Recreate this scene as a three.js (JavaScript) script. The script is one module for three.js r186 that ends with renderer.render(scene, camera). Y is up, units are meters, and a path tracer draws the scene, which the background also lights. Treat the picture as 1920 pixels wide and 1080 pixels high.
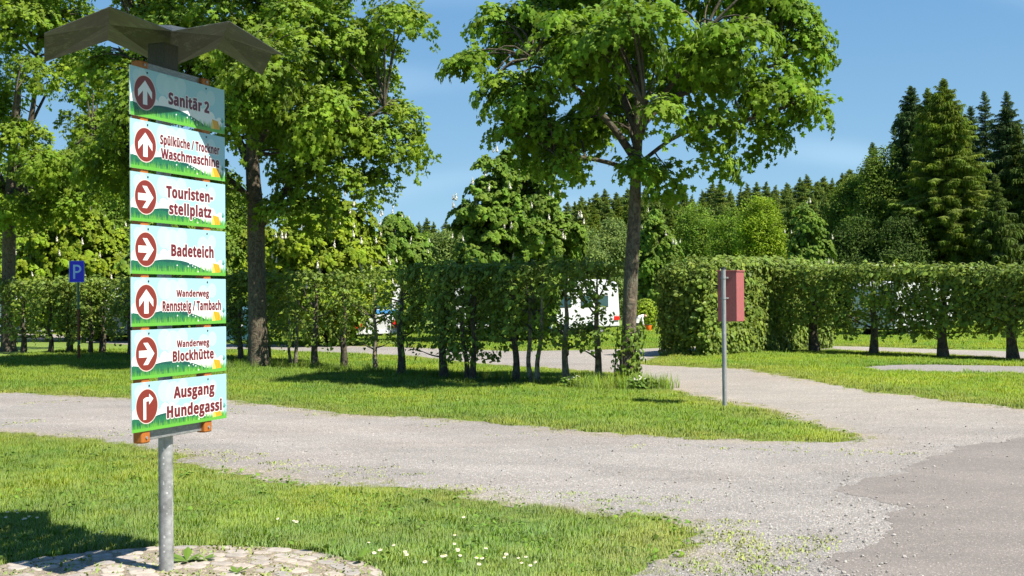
import * as THREE from 'three';
import { mergeGeometries } from 'three/addons/utils/BufferGeometryUtils.js';
import { RoundedBoxGeometry } from 'three/addons/geometries/RoundedBoxGeometry.js';
import { MarchingCubes } from 'three/addons/objects/MarchingCubes.js';

// ------------------------------------------------------------ camera, sky, sun, exposure
const EYE = 1.74, LENS = 2300;                         // eye height in metres, focal length in photo pixels (1920 wide)
const scene = new THREE.Scene();
const camera = new THREE.PerspectiveCamera(2 * Math.atan(540 / LENS) * 180 / Math.PI, 16 / 9, 0.1, 1500);
camera.position.set(0, EYE, 0);
camera.rotation.order = 'YXZ';
camera.rotation.set(0.0087, 0, -0.0087);
scene.add(camera);
camera.updateMatrixWorld(true);

const renderer = new THREE.WebGLRenderer({ antialias: true });
renderer.toneMapping = THREE.LinearToneMapping;
renderer.toneMappingExposure = 2.35;
renderer.shadowMap.enabled = true;
renderer.setSize(1024, 576);

const SUN = new THREE.Vector3(0.62, 1.0, 0.44).normalize();
const sun = new THREE.DirectionalLight(new THREE.Color(1.0, 0.945, 0.85), 4.6);
sun.name = 'sun';
sun.position.copy(SUN).multiplyScalar(120).add(new THREE.Vector3(0, 0, -30));
sun.target.position.set(0, 0, -30);
sun.castShadow = true;
Object.assign(sun.shadow.camera, { left: -60, right: 60, top: 60, bottom: -60, near: 1, far: 400 });
sun.shadow.mapSize.set(4096, 4096);
scene.add(sun, sun.target);

{ // clear spring sky: deep blue overhead, pale near the horizon, faint high streaks
  const W = 1024, H = 512, d = new Float32Array(W * H * 4);
  const streak = (x, y) => { const s = Math.sin; return s(x * 3.1 + s(y * 2.3) * 1.7) * s(y * 5.3 + s(x * 1.9) * 2.1); };
  for (let j = 0; j < H; j++) {
    const el = ((j + 0.5) / H - 0.5) * Math.PI, sy = Math.sin(el);
    for (let i = 0; i < W; i++) {
      const az = ((i + 0.5) / W - 0.5) * 2 * Math.PI;
      const x = Math.cos(az) * Math.cos(el), z = Math.sin(az) * Math.cos(el);
      const up = Math.max(sy, 0);
      const k = Math.exp(-up * 6.0), k2 = Math.exp(-up * 2.0);
      const c = x * SUN.x + sy * SUN.y + z * SUN.z;
      const glow = Math.pow(Math.max(c, 0), 24) * 0.35;
      let r = 0.021 + 0.035 * k2 + 0.160 * k + glow, g = 0.080 + 0.090 * k2 + 0.172 * k + glow * 0.95, b = 0.218 + 0.112 * k2 + 0.080 * k + glow * 0.85;
      const px = x / (up + 0.12), pz = z / (up + 0.12);
      const w = Math.max(0, streak(px * 0.8 + pz * 0.25, pz * 0.9) - 0.3) * 0.07;
      r += w; g += w; b += w * 0.9;
      const o = (j * W + i) * 4;
      d[o] = r; d[o + 1] = g; d[o + 2] = b; d[o + 3] = 1;
    }
  }
  const t = new THREE.DataTexture(d, W, H, THREE.RGBAFormat, THREE.FloatType);
  t.mapping = THREE.EquirectangularReflectionMapping;
  t.magFilter = THREE.LinearFilter; t.needsUpdate = true;
  scene.background = t; scene.environment = t;
}

// ------------------------------------------------------------ helpers
const V = (x = 0, y = 0, z = 0) => new THREE.Vector3(x, y, z);
const TAU = Math.PI * 2;
function rng(seed) { let s = seed >>> 0; return () => { s = (s + 0x6d2b79f5) | 0; let t = Math.imul(s ^ (s >>> 15), 1 | s); t = (t + Math.imul(t ^ (t >>> 7), 61 | t)) ^ t; return ((t ^ (t >>> 14)) >>> 0) / 4294967296; }; }
const lerp = (a, b, t) => a + (b - a) * t, clamp = (x, a = 0, b = 1) => Math.min(b, Math.max(a, x)), smooth = (a, b, x) => { const t = clamp((x - a) / (b - a)); return t * t * (3 - 2 * t); };
const h2 = (i, j) => { let n = Math.imul(i | 0, 374761393) + Math.imul(j | 0, 668265263); n = Math.imul(n ^ (n >>> 13), 1274126177); return ((n ^ (n >>> 16)) >>> 0) / 4294967296; };
function vn(x, y) { const i = Math.floor(x), j = Math.floor(y), u = x - i, v = y - j, a = u * u * (3 - 2 * u), b = v * v * (3 - 2 * v); return lerp(lerp(h2(i, j), h2(i + 1, j), a), lerp(h2(i, j + 1), h2(i + 1, j + 1), a), b); }
const fbm = (x, y, n = 4) => { let s = 0, a = 0.5, t = 0; for (let k = 0; k < n; k++) { s += a * vn(x + 17.3 * k, y - 9.1 * k); t += a; x *= 2.03; y *= 2.03; a *= 0.5; } return s / t; };
function ray(px, py) { return V((px - 960) / LENS, -(py - 540) / LENS, -1).applyQuaternion(camera.quaternion); }
function at(px, py, depth) { const r = ray(px, py); return r.multiplyScalar(depth / -r.z).add(camera.position); }        // where that sight line is `depth` metres away
function G(px, py) { const r = ray(px, py); return r.multiplyScalar(-EYE / r.y).add(camera.position); }                   // where it meets the level ground
const taken = new Map();
function numbered(name) { const n = taken.get(name) ?? 0; taken.set(name, n + 1); return n ? name + '_' + String(n).padStart(3, '0') : name; }
function tag(o, label, category, group, kind) { if (label) o.userData.label = label; if (category) o.userData.category = category; if (group) o.userData.group = group; if (kind) o.userData.kind = kind; return o; }
function thing(name, label, category, pos, turn = 0, group) { const o = new THREE.Group(); o.name = numbered(name); o.position.copy(pos); o.rotation.y = turn; scene.add(o); return tag(o, label, category, group); }
function obj(name, geo, mat, parent = scene, label) { const m = new THREE.Mesh(geo, mat); m.name = parent === scene ? numbered(name) : name; m.castShadow = m.receiveShadow = true; parent.add(m); if (label) m.userData.label = label; return m; }
function inst(name, geo, mat, list, parent = scene, tint) {
  const m = new THREE.InstancedMesh(geo, mat, list.length); m.name = parent === scene ? numbered(name) : name; m.castShadow = m.receiveShadow = true;
  const c = new THREE.Color();
  list.forEach((x, i) => { m.setMatrixAt(i, x.m ?? x); if (tint) m.setColorAt(i, tint(c, i, x)); });
  if (parent !== scene) m.userData.kind = 'stuff';
  parent.add(m); return m;
}
const mrg = (list) => mergeGeometries(list.map((g) => { const h = g.index ? g.toNonIndexed() : g; for (const k of Object.keys(h.attributes)) if (!['position', 'normal', 'uv'].includes(k)) h.deleteAttribute(k); return h; }));
const moved = (g, x, y, z, rx = 0, ry = 0, rz = 0) => g.applyMatrix4(new THREE.Matrix4().compose(V(x, y, z), new THREE.Quaternion().setFromEuler(new THREE.Euler(rx, ry, rz)), V(1, 1, 1)));
const box = (w, h, d, x = 0, y = 0, z = 0, r = 0.004) => moved(new RoundedBoxGeometry(w, h, d, 2, Math.min(r, w / 2.2, h / 2.2, d / 2.2)), x, y, z);
const cyl = (r0, r1, h, x = 0, y = 0, z = 0, n = 20) => moved(new THREE.CylinderGeometry(r1, r0, h, n), x, y + h / 2, z);
function raw(pos, uv, col) { const g = new THREE.BufferGeometry(); g.setAttribute('position', new THREE.Float32BufferAttribute(pos, 3)); if (uv) g.setAttribute('uv', new THREE.Float32BufferAttribute(uv, 2)); if (col) g.setAttribute('color', new THREE.Float32BufferAttribute(col, 3)); g.computeVertexNormals(); return g; }
// a tapered tube through points, uv in metres
function tube(pts, radii, n = 8, segs) {
  const curve = new THREE.CatmullRomCurve3(pts, false, 'centripetal'); segs ??= Math.max(3, (pts.length - 1) * 4);
  const fr = curve.computeFrenetFrames(segs, false), pos = [], nor = [], uv = [], idx = [], L = curve.getLength();
  for (let i = 0; i <= segs; i++) {
    const t = i / segs, p = curve.getPoint(t), f = t * (radii.length - 1), k = Math.min(radii.length - 2, Math.floor(f)), r = lerp(radii[k], radii[k + 1], f - k);
    for (let j = 0; j <= n; j++) { const a = j / n * TAU, d = fr.normals[i].clone().multiplyScalar(Math.cos(a)).addScaledVector(fr.binormals[i], Math.sin(a)); pos.push(p.x + d.x * r, p.y + d.y * r, p.z + d.z * r); nor.push(d.x, d.y, d.z); uv.push(j / n * Math.max(1, Math.round(r * TAU * 4)) / 4 * 1, t * L); }
  }
  for (let i = 0; i < segs; i++) for (let j = 0; j < n; j++) { const a = i * (n + 1) + j, b = a + n + 1; idx.push(a, a + 1, b, b, a + 1, b + 1); }
  const g = new THREE.BufferGeometry(); g.setAttribute('position', new THREE.Float32BufferAttribute(pos, 3)); g.setAttribute('normal', new THREE.Float32BufferAttribute(nor, 3)); g.setAttribute('uv', new THREE.Float32BufferAttribute(uv, 2)); g.setIndex(idx); return g;
}

// ------------------------------------------------------------ textures and materials
function canvasTex(w, h, draw, repeat) { const c = document.createElement('canvas'); c.width = w; c.height = h; draw(c.getContext('2d'), w, h); const t = new THREE.CanvasTexture(c); t.colorSpace = THREE.SRGBColorSpace; if (repeat) { t.wrapS = t.wrapT = THREE.RepeatWrapping; t.repeat.set(repeat, repeat); } return t; }
function grainTex(n, fn, srgb = true, rx = 1, ry = rx) { const d = new Uint8Array(n * n * 4); for (let j = 0; j < n; j++) for (let i = 0; i < n; i++) { const c = fn(i / n, j / n, i, j), o = (j * n + i) * 4; d[o] = clamp(c[0]) * 255; d[o + 1] = clamp(c[1]) * 255; d[o + 2] = clamp(c[2]) * 255; d[o + 3] = 255; } const t = new THREE.DataTexture(d, n, n); t.magFilter = THREE.LinearFilter; t.wrapS = t.wrapT = THREE.RepeatWrapping; t.repeat.set(rx, ry); if (srgb) t.colorSpace = THREE.SRGBColorSpace; t.needsUpdate = true; return t; }
// periodic noise on the unit square
const pn = (u, v, f, s = 0) => { const x = u * f, y = v * f, i = Math.floor(x), j = Math.floor(y), a = x - i, b = y - j, q = (k, m) => h2(((k % f) + f) % f + s * 131, ((m % f) + f) % f + s * 57), A = a * a * (3 - 2 * a), B = b * b * (3 - 2 * b); return lerp(lerp(q(i, j), q(i + 1, j), A), lerp(q(i, j + 1), q(i + 1, j + 1), A), B); };
function pebbles(n, count, rmin, rmax, base, tones, seed) {           // stones strewn on a base; returns a colour and a height texture of the same stones
  const mk = () => { const c = document.createElement('canvas'); c.width = c.height = n; return c; };
  const a = mk(), b = mk(), ca = a.getContext('2d'), cb = b.getContext('2d'), R = rng(seed);
  ca.fillStyle = base; ca.fillRect(0, 0, n, n); cb.fillStyle = '#404040'; cb.fillRect(0, 0, n, n);
  for (let k = 0; k < count; k++) {
    const x = R() * n, y = R() * n, r = lerp(rmin, rmax, R() ** 3), e = 0.6 + R() * 0.4, t = R() * Math.PI, [cr, cg, cb_] = tones[Math.floor(R() * tones.length)], l = 0.74 + R() * 0.5, h = Math.floor(90 + R() * 165);
    ca.fillStyle = `rgb(${Math.min(255, cr * l) | 0},${Math.min(255, cg * l) | 0},${Math.min(255, cb_ * l) | 0})`; cb.fillStyle = `rgb(${h},${h},${h})`;
    for (const dx of x < r ? [0, n] : x > n - r ? [0, -n] : [0]) for (const dy of y < r ? [0, n] : y > n - r ? [0, -n] : [0]) for (const c of [ca, cb]) { c.beginPath(); c.ellipse(x + dx, y + dy, r, r * e, t, 0, TAU); c.fill(); }
  }
  return [a, b].map((c, i) => { const t = new THREE.CanvasTexture(c); t.wrapS = t.wrapT = THREE.RepeatWrapping; if (!i) t.colorSpace = THREE.SRGBColorSpace; return t; });
}
const std = (o) => new THREE.MeshStandardMaterial(o);
const rgb = (r, g, b) => new THREE.Color().setRGB(r, g, b);
const [gravC, gravH] = pebbles(1024, 60000, 1.0, 4.2, '#8d8780', [[168, 160, 152], [178, 168, 160], [150, 146, 142], [186, 172, 160], [160, 150, 138], [190, 186, 180]], 5);
for (const t of [gravC, gravH]) t.repeat.set(1 / 2.1, 1 / 2.1);
const [aspC, aspH] = pebbles(1024, 60000, 0.8, 3.2, '#8a8179', [[150, 140, 132], [162, 151, 142], [136, 128, 122], [176, 165, 154]], 9);
for (const t of [aspC, aspH]) t.repeat.set(1 / 2.3, 1 / 2.3);
const soilTex = canvasTex(1024, 1024, (c, w) => { const R = rng(77); c.fillStyle = '#5c6a26'; c.fillRect(0, 0, w, w); for (let k = 0; k < 52000; k++) { const x = R() * w, y = R() * w, l = 5 + R() * 13, a = R() * TAU, q = R(); c.strokeStyle = q < 0.5 ? `rgb(${80 + R() * 35 | 0},${118 + R() * 40 | 0},${20 + R() * 20 | 0})` : q < 0.8 ? `rgb(${60 + R() * 25 | 0},${86 + R() * 30 | 0},${20 + R() * 14 | 0})` : `rgb(${126 + R() * 40 | 0},${126 + R() * 30 | 0},${58 + R() * 30 | 0})`; c.lineWidth = 1 + R() * 1.4; c.beginPath(); c.moveTo(x, y); c.lineTo(x + Math.cos(a) * l, y + Math.sin(a) * l); c.stroke(); } });
soilTex.wrapS = soilTex.wrapT = THREE.RepeatWrapping; soilTex.repeat.set(1 / 2.7, 1 / 2.7);
const barkTex = grainTex(512, (u, v) => { const w = pn(u, v, 9, 3) * 0.12, n = pn(u + w, v, 48, 1) * 0.5 + pn(u + w, v * 1, 24, 2) * 0.3 + pn(u, v, 128, 4) * 0.2, l = 0.2 + n * 0.42, m = smooth(0.56, 0.74, pn(u, v, 14, 7) * 0.7 + pn(u, v, 60, 8) * 0.3); return [lerp(l * 1.02, 0.5, m * 0.5), lerp(l * 0.93, 0.52, m * 0.5), lerp(l * 0.8, 0.45, m * 0.5)]; }, true, 1, 0.7);
const barkH = grainTex(512, (u, v) => { const w = pn(u, v, 9, 3) * 0.12, n = pn(u + w, v * 0.5, 36, 1) * 0.6 + pn(u + w, v, 90, 2) * 0.4; return [n, n, n]; }, false, 1, 0.7);
const galvTex = grainTex(256, (u, v) => { const n = 0.56 + pn(u, v, 14, 1) * 0.13 + pn(u, v, 60, 2) * 0.1 + (h2(u * 256 | 0, v * 256 | 0) - 0.5) * 0.05, s = pn(u, v, 40, 5) > 0.86 ? 0.16 : 0; return [n + s, n + s, n * 0.99 + s]; }, true, 2, 1);
const zincTex = grainTex(256, (u, v) => { const n = 0.52 + pn(u, v, 6, 1) * 0.2 + pn(u, v, 24, 2) * 0.14 + pn(u, v, 90, 4) * 0.08, s = pn(u, v, 30, 5) > 0.9 ? 0.3 : 0; return [n + s, n + s, n * 1.0 + s]; }, true, 1, 1);
const roofTex = grainTex(512, (u, v) => { const n = pn(u, v, 7, 1) * 0.5 + pn(u, v, 31, 2) * 0.3 + pn(u, v, 110, 3) * 0.2, s = smooth(0.55, 0.8, pn(u, v, 22, 6) * 0.6 + pn(u, v, 90, 9) * 0.4) * 0.16, l = 0.33 + n * 0.22 + s; return [l, l * 0.985, l * 0.93]; }, true, 1.3, 1.3);
const woodTex = grainTex(256, (u, v) => { const n = pn(u, v, 32, 1) * 0.6 + pn(u, v * 0.25, 90, 2) * 0.4, l = 0.78 + n * 0.34; return [0.74 * l, 0.44 * l, 0.14 * l]; }, true, 2, 1);
const stoneTex = grainTex(256, (u, v) => { const n = pn(u, v, 6, 1) * 0.4 + pn(u, v, 28, 2) * 0.3 + h2(u * 256 | 0, v * 256 | 0) * 0.3, l = 0.55 + n * 0.24; return [l * 1.0, l * 0.965, l * 0.92]; }, true, 1);
const fleckTex = grainTex(512, (u, v) => { const l = 0.82 + 0.18 * (pn(u, v, 22, 1) * 0.5 + pn(u, v, 140, 2) * 0.5); return [l, l, l]; }, true, 1);

const leafMat = (r, g, b, tr = 0.34, coat = 0.2) => new THREE.MeshPhysicalMaterial({ color: rgb(r, g, b), roughness: 0.93, specularIntensity: 0.3, transmission: tr, thickness: 0, clearcoat: coat * 0.35, clearcoatRoughness: 0.35, side: THREE.DoubleSide });
const M = {
  ground: std({ map: soilTex, vertexColors: true, roughness: 1, color: rgb(0.95, 0.95, 0.8) }),
  gravel: std({ map: gravC, bumpMap: gravH, bumpScale: 0.008, color: rgb(0.72, 0.73, 0.735), vertexColors: true, roughness: 0.97 }),
  asphalt: std({ map: aspC, bumpMap: aspH, bumpScale: 0.003, color: rgb(0.595, 0.62, 0.64), vertexColors: true, roughness: 0.92 }),
  bark: std({ map: barkTex, bumpMap: barkH, bumpScale: 0.02, roughness: 0.95, color: rgb(0.62, 0.58, 0.52) }),
  barkDark: std({ map: barkTex, bumpMap: barkH, bumpScale: 0.012, roughness: 0.95, color: rgb(0.42, 0.39, 0.35) }),
  barkPale: std({ map: barkTex, bumpMap: barkH, bumpScale: 0.01, roughness: 0.95, color: rgb(0.9, 0.88, 0.82) }),
  galv: std({ map: galvTex, roughness: 0.55, metalness: 0.4, color: rgb(0.66, 0.67, 0.68) }),
  poleZinc: std({ map: zincTex, roughness: 0.5, metalness: 0.35, color: rgb(0.62, 0.62, 0.62) }),
  steel: std({ map: galvTex, roughness: 0.5, metalness: 0.4, color: rgb(0.6, 0.61, 0.62) }),
  roof: std({ map: roofTex, roughness: 0.55, metalness: 0.5, color: rgb(0.33, 0.36, 0.36) }), darkSteel: std({ map: galvTex, roughness: 0.6, metalness: 0.3, color: rgb(0.14, 0.13, 0.11) }),
  wood: std({ map: woodTex, roughness: 0.6, color: rgb(0.75, 0.72, 0.7) }),
  darkMetal: std({ color: rgb(0.03, 0.03, 0.03), roughness: 0.5, metalness: 0.4 }),
  boardEdge: std({ color: rgb(0.6, 0.62, 0.62), roughness: 0.5 }),
  stone: std({ map: stoneTex, color: rgb(0.8, 0.8, 0.8), bumpMap: stoneTex, bumpScale: 0.004, roughness: 0.95 }),
  joint: std({ map: gravC, roughness: 1, color: rgb(0.62, 0.57, 0.46) }),
  redBox: std({ map: fleckTex, color: rgb(0.36, 0.10, 0.095), roughness: 0.62 }),
  mapleA: leafMat(0.148, 0.255, 0.008, 0.45), mapleB: leafMat(0.170, 0.265, 0.012, 0.45), mapleC: leafMat(0.175, 0.275, 0.010, 0.45),
  hedge: leafMat(0.150, 0.215, 0.024, 0.34, 0.5),
  chestnut: leafMat(0.150, 0.250, 0.018, 0.45), chestnutY: leafMat(0.215, 0.300, 0.010, 0.42),
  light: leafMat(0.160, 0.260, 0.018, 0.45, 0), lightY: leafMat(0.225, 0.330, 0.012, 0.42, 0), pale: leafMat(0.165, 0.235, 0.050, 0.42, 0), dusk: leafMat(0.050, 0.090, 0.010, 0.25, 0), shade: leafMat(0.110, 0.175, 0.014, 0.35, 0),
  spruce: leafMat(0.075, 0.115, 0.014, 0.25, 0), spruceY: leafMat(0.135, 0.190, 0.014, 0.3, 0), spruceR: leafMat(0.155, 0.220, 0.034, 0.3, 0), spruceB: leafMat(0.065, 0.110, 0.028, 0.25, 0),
  grass: leafMat(0.240, 0.365, 0.006, 0.4, 0), weed: leafMat(0.11, 0.19, 0.02, 0.3, 0.2),
  ivy: leafMat(0.12, 0.19, 0.02, 0.3, 0.3), petal: leafMat(0.64, 0.61, 0.5, 0.25, 0), white: std({ color: rgb(0.5, 0.51, 0.52), roughness: 0.4 }),
  yellow: std({ color: rgb(0.75, 0.5, 0.03), roughness: 0.8 }), glass: std({ color: rgb(0.025, 0.06, 0.075), roughness: 0.12, metalness: 0.0 }),
  tail: std({ color: rgb(0.55, 0.012, 0.012), roughness: 0.3 }), blueStripe: std({ color: rgb(0.05, 0.22, 0.5), roughness: 0.4 }), rubber: std({ color: rgb(0.02, 0.02, 0.02), roughness: 0.9 }),
  orange: std({ color: rgb(0.85, 0.16, 0.01), roughness: 0.5 }), rust: std({ map: barkTex, color: rgb(1, 0.42, 0.2), roughness: 0.9 }), greenPost: std({ map: galvTex, color: rgb(0.2, 0.36, 0.3), roughness: 0.7 }),
};

// ------------------------------------------------------------ the ground: lawns part the gravel roads
const poly = (list) => list.map(([x, y]) => { const p = G(x, y); return [p.x, -p.z]; });       // outline corners as [x, distance]
function sd(p, x, y) {                                                                          // signed distance to an outline, negative inside
  let d = 1e9, s = 1;
  for (let i = 0, n = p.length, j = n - 1; i < n; j = i++) {
    const ex = p[j][0] - p[i][0], ey = p[j][1] - p[i][1], wx = x - p[i][0], wy = y - p[i][1], t = clamp((wx * ex + wy * ey) / (ex * ex + ey * ey)), bx = wx - ex * t, by = wy - ey * t;
    d = Math.min(d, bx * bx + by * by);
    const a = y >= p[i][1], b = y < p[j][1], c = ex * wy > ey * wx;
    if ((a && b && c) || (!a && !b && !c)) s = -s;
  }
  return s * Math.sqrt(d);
}
const LAWN = {
  front: poly([[-1500, 740], [-500, 785], [0, 808], [150, 822], [250, 834], [330, 852], [430, 880], [560, 902], [700, 906], [840, 917], [950, 942], [1100, 958], [1230, 968], [1310, 992], [1345, 1010], [1330, 1035], [1265, 1062], [1225, 1090], [1150, 1200], [900, 1500], [-500, 1500], [-1500, 1200]]),
  island: poly([[-1500, 690], [-500, 718], [0, 738], [130, 744], [250, 749], [420, 752], [500, 762], [640, 779], [760, 785], [880, 791], [1000, 803], [1100, 812], [1200, 818], [1300, 824], [1400, 829], [1500, 834], [1600, 834], [1650, 828], [1560, 803], [1480, 779], [1420, 764], [1360, 753], [1290, 739], [1240, 724], [1205, 713], [1165, 704], [1100, 697], [1000, 690], [900, 683], [850, 679], [770, 670], [700, 666], [600, 662], [420, 656], [240, 646], [110, 638], [-300, 622], [-1500, 600]]),
  right: poly([[1193, 683], [1300, 689], [1400, 693], [1500, 712], [1560, 724], [1640, 738], [1700, 743], [1800, 756], [1920, 771], [2300, 820], [3200, 900], [3200, 700], [2300, 684], [1920, 674], [1790, 666], [1600, 658], [1480, 656], [1400, 655], [1300, 658], [1235, 668]]),
  far: poly([[-1500, 594], [-600, 606], [100, 627], [240, 637], [430, 645], [700, 650], [860, 655], [960, 659], [1100, 657], [1240, 653], [1320, 650], [1480, 648], [1600, 650], [1790, 656], [1920, 660], [2400, 676], [3200, 690], [3200, 560], [2400, 562], [1500, 566], [600, 574], [-600, 586], [-1500, 590]]),
};
const PAD = poly([[1602, 689], [1660, 685], [1750, 684], [1920, 687], [2300, 694], [2300, 712], [1920, 702], [1760, 701], [1650, 697]]);
const TARMAC = poly([[2600, 770], [1920, 824], [1810, 836], [1745, 858], [1690, 884], [1620, 904], [1563, 921], [1640, 937], [1700, 954], [1640, 985], [1585, 1045], [1555, 1090], [1400, 1400], [2600, 1400]]);
const PAVE = { x: -2.2, z: 7.2, r: 1.5 };
const lawnRaw = (x, z) => Math.min(sd(LAWN.front, x, z), sd(LAWN.island, x, z), sd(LAWN.right, x, z), sd(LAWN.far, x, z));
const ragged = (x, z) => (fbm(x * 1.3, z * 1.3, 4) - 0.5) * 0.4 + (fbm(x * 5, z * 5, 3) - 0.5) * 0.42;
// a level sheet of everything where f > 0, cut along f = 0
function sheet(f, x0, x1, z0, z1, step, y, tone) {
  const nx = Math.ceil((x1 - x0) / step), nz = Math.ceil((z1 - z0) / step), val = new Float32Array((nx + 1) * (nz + 1));
  const X = (i) => x0 + (x1 - x0) * i / nx, Z = (j) => z0 + (z1 - z0) * j / nz;
  for (let j = 0; j <= nz; j++) for (let i = 0; i <= nx; i++) val[j * (nx + 1) + i] = f(X(i), Z(j));
  const pos = [], uv = [], col = [];
  const put = (p) => { pos.push(p[0], y, -p[1]); uv.push(p[0], p[1]); const c = tone(p[0], p[1]); col.push(c[0], c[1], c[2]); };
  const tri = (a, b, c) => {
    const P = [a, b, c], out = [];
    for (let k = 0; k < 3; k++) { const p = P[k], q = P[(k + 1) % 3]; if (p[2] > 0) out.push(p); if ((p[2] > 0) !== (q[2] > 0)) { const t = p[2] / (p[2] - q[2]); out.push([lerp(p[0], q[0], t), lerp(p[1], q[1], t)]); } }
    for (let k = 2; k < out.length; k++) { put(out[0]); put(out[k - 1]); put(out[k]); }
  };
  for (let j = 0; j < nz; j++) for (let i = 0; i < nx; i++) {
    const q = (a, b) => [X(a), Z(b), val[b * (nx + 1) + a]], A = q(i, j), B = q(i + 1, j), C = q(i + 1, j + 1), D = q(i, j + 1);
    if (A[2] <= 0 && B[2] <= 0 && C[2] <= 0 && D[2] <= 0) continue;
    tri(A, B, C); tri(A, C, D);
  }
  return raw(pos, uv, col);
}
const hill = (x, z) => smooth(115, 230, z) * (2 + 3 * smooth(-60, 70, x)) + smooth(60, 115, z) * (fbm(x * 0.03, z * 0.03) - 0.4) * 1.2;
{ // grassy earth out to the horizon, rising into the wooded hill
  const pos = [], uv = [], col = [], idx = [], zs = [], xs = [];
  for (let z = -6; z < 40; z += 0.5) zs.push(z); for (let z = 40; z < 1200; z *= 1.06) zs.push(z); zs.push(1300);
  for (let k = -60; k <= 60; k++) { const t = k / 60; xs.push(Math.sign(t) * (Math.abs(t) * 16 + Math.abs(t) ** 5 * 900)); }
  for (const z of zs) for (const x of xs) { pos.push(x, hill(x, z), -z); uv.push(x, z); const n = fbm(x * 0.35, z * 0.35), d = fbm(x * 1.7 + 40, z * 1.7); const k = 0.75 + n * 0.5; col.push(k * lerp(0.92, 1.15, d), k, k * lerp(0.8, 1.1, d)); }
  for (let j = 0; j < zs.length - 1; j++) for (let i = 0; i < xs.length - 1; i++) { const a = j * xs.length + i, b = a + xs.length; idx.push(a, a + 1, b, b, a + 1, b + 1); }
  const g = new THREE.BufferGeometry(); g.setAttribute('position', new THREE.Float32BufferAttribute(pos, 3)); g.setAttribute('uv', new THREE.Float32BufferAttribute(uv, 2)); g.setAttribute('color', new THREE.Float32BufferAttribute(col, 3)); g.setIndex(idx); g.computeVertexNormals();
  tag(obj('ground', g, M.ground), 'grassy earth reaching from the lawns back to the wooded hill', 'ground', null, 'structure');
}
const gravelTone = (x, z) => {
  const n = fbm(x * 0.5 + 3, z * 0.9), f = fbm(x * 2.2, z * 4.1 + 9, 3), pink = smooth(0.45, 0.7, fbm(x * 0.35 + 20, z * 0.6)), lane = smooth(14, 19, z) * smooth(1.0, 3.5, x), sandy = smooth(0.0, -0.45, lawnRaw(x, z) - 0.5) * smooth(0.35, 0.65, fbm(x * 1.1, z * 1.9 + 30));
  const rut = smooth(0.55, 0.2, Math.abs(Math.abs(sd(LAWN.front, x, z) - 2.1) - 0.8)) * (z < 24 && x < 3 ? 0.10 : 0), k = 0.84 + n * 0.26 + (f - 0.5) * 0.26 + lane * 0.1 + rut;
  return [k * (1 + pink * 0.025 + lane * 0.03 + sandy * 0.05), k * (1 + lane * 0.01), k * (1 - pink * 0.02 - lane * 0.035 - sandy * 0.12)];
};
const road = (x, z) => lawnRaw(x, z) + ragged(x, z) * (z > 38 ? 0.5 : 1) + (z < 30 ? 0.16 : 0.05);
tag(obj('gravel_road', mrgC([sheet(road, -14, 12, 4, 24, 0.12, 0.004, gravelTone), sheet(road, -60, 50, 24, 72, 0.4, 0.004, gravelTone)]), M.gravel), 'pale grey gravel road forking round the grass island', 'road', null, 'structure');
tag(obj('gravel_pad', sheet((x, z) => -(sd(PAD, x, z) + ragged(x, z) * 0.6), 8, 22, 25, 36, 0.14, 0.005, (x, z) => { const k = 0.82 + fbm(x, z * 2) * 0.22; return [k, k, k * 1.03]; }), M.gravel), 'oblong grey gravel pad in the grass before the right hedge', 'pad', null, 'structure');
tag(obj('asphalt', sheet((x, z) => -(sd(TARMAC, x, z) + (fbm(x * 1.1, z * 1.1) - 0.5) * 0.3 + (fbm(x * 4.5, z * 4.5, 4) - 0.5) * 0.34), 1, 14, 4, 17, 0.05, 0.006, (x, z) => { const e = fbm(x * 1.1 + 7, z * 2.2), k = 0.82 + e * 0.3 + (fbm(x * 5, z * 9, 2) - 0.5) * 0.12; return [k * 1.03, k, k * 0.97]; }), M.asphalt), 'worn grey asphalt with loose grit in the bottom right corner', 'road', null, 'structure');
function mrgC(list) { return mergeGeometries(list); }

// ------------------------------------------------------------ leaves, sprays, crowns
function leafGeo(outline, fold, lift = 0.3) {          // fan of triangles; base at the origin, tip towards +z, normal +y
  const pts = outline.map(([x, z]) => V(x, -Math.abs(x) * fold - z * z * lift * 0.25, z)), c = V(0, 0.02 - 0.1 * lift, 0.4), pos = [];
  for (let k = 0; k < pts.length; k++) { const a = pts[k], b = pts[(k + 1) % pts.length]; pos.push(c.x, c.y, c.z, b.x, b.y, b.z, a.x, a.y, a.z); }
  return raw(pos);
}
const mirror = (half) => [...half, ...half.slice(1, -1).reverse().map(([x, z]) => [-x, z])];
const LEAF = {
  maple: leafGeo(mirror([[0, 0.06], [0.22, -0.08], [0.5, 0.1], [0.3, 0.28], [0.58, 0.62], [0.22, 0.6], [0, 1]]), 0.25),
  oval: leafGeo(mirror([[0, 0], [0.26, 0.25], [0.3, 0.55], [0.12, 0.88], [0, 1]]), 0.35),
  heart: leafGeo(mirror([[0, 0.05], [0.32, -0.02], [0.46, 0.25], [0.3, 0.6], [0, 1]]), 0.3),
  blade: leafGeo(mirror([[0, 0], [0.12, 0.4], [0.15, 0.72], [0, 1]]), 0.5, 0.9),
};
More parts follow.
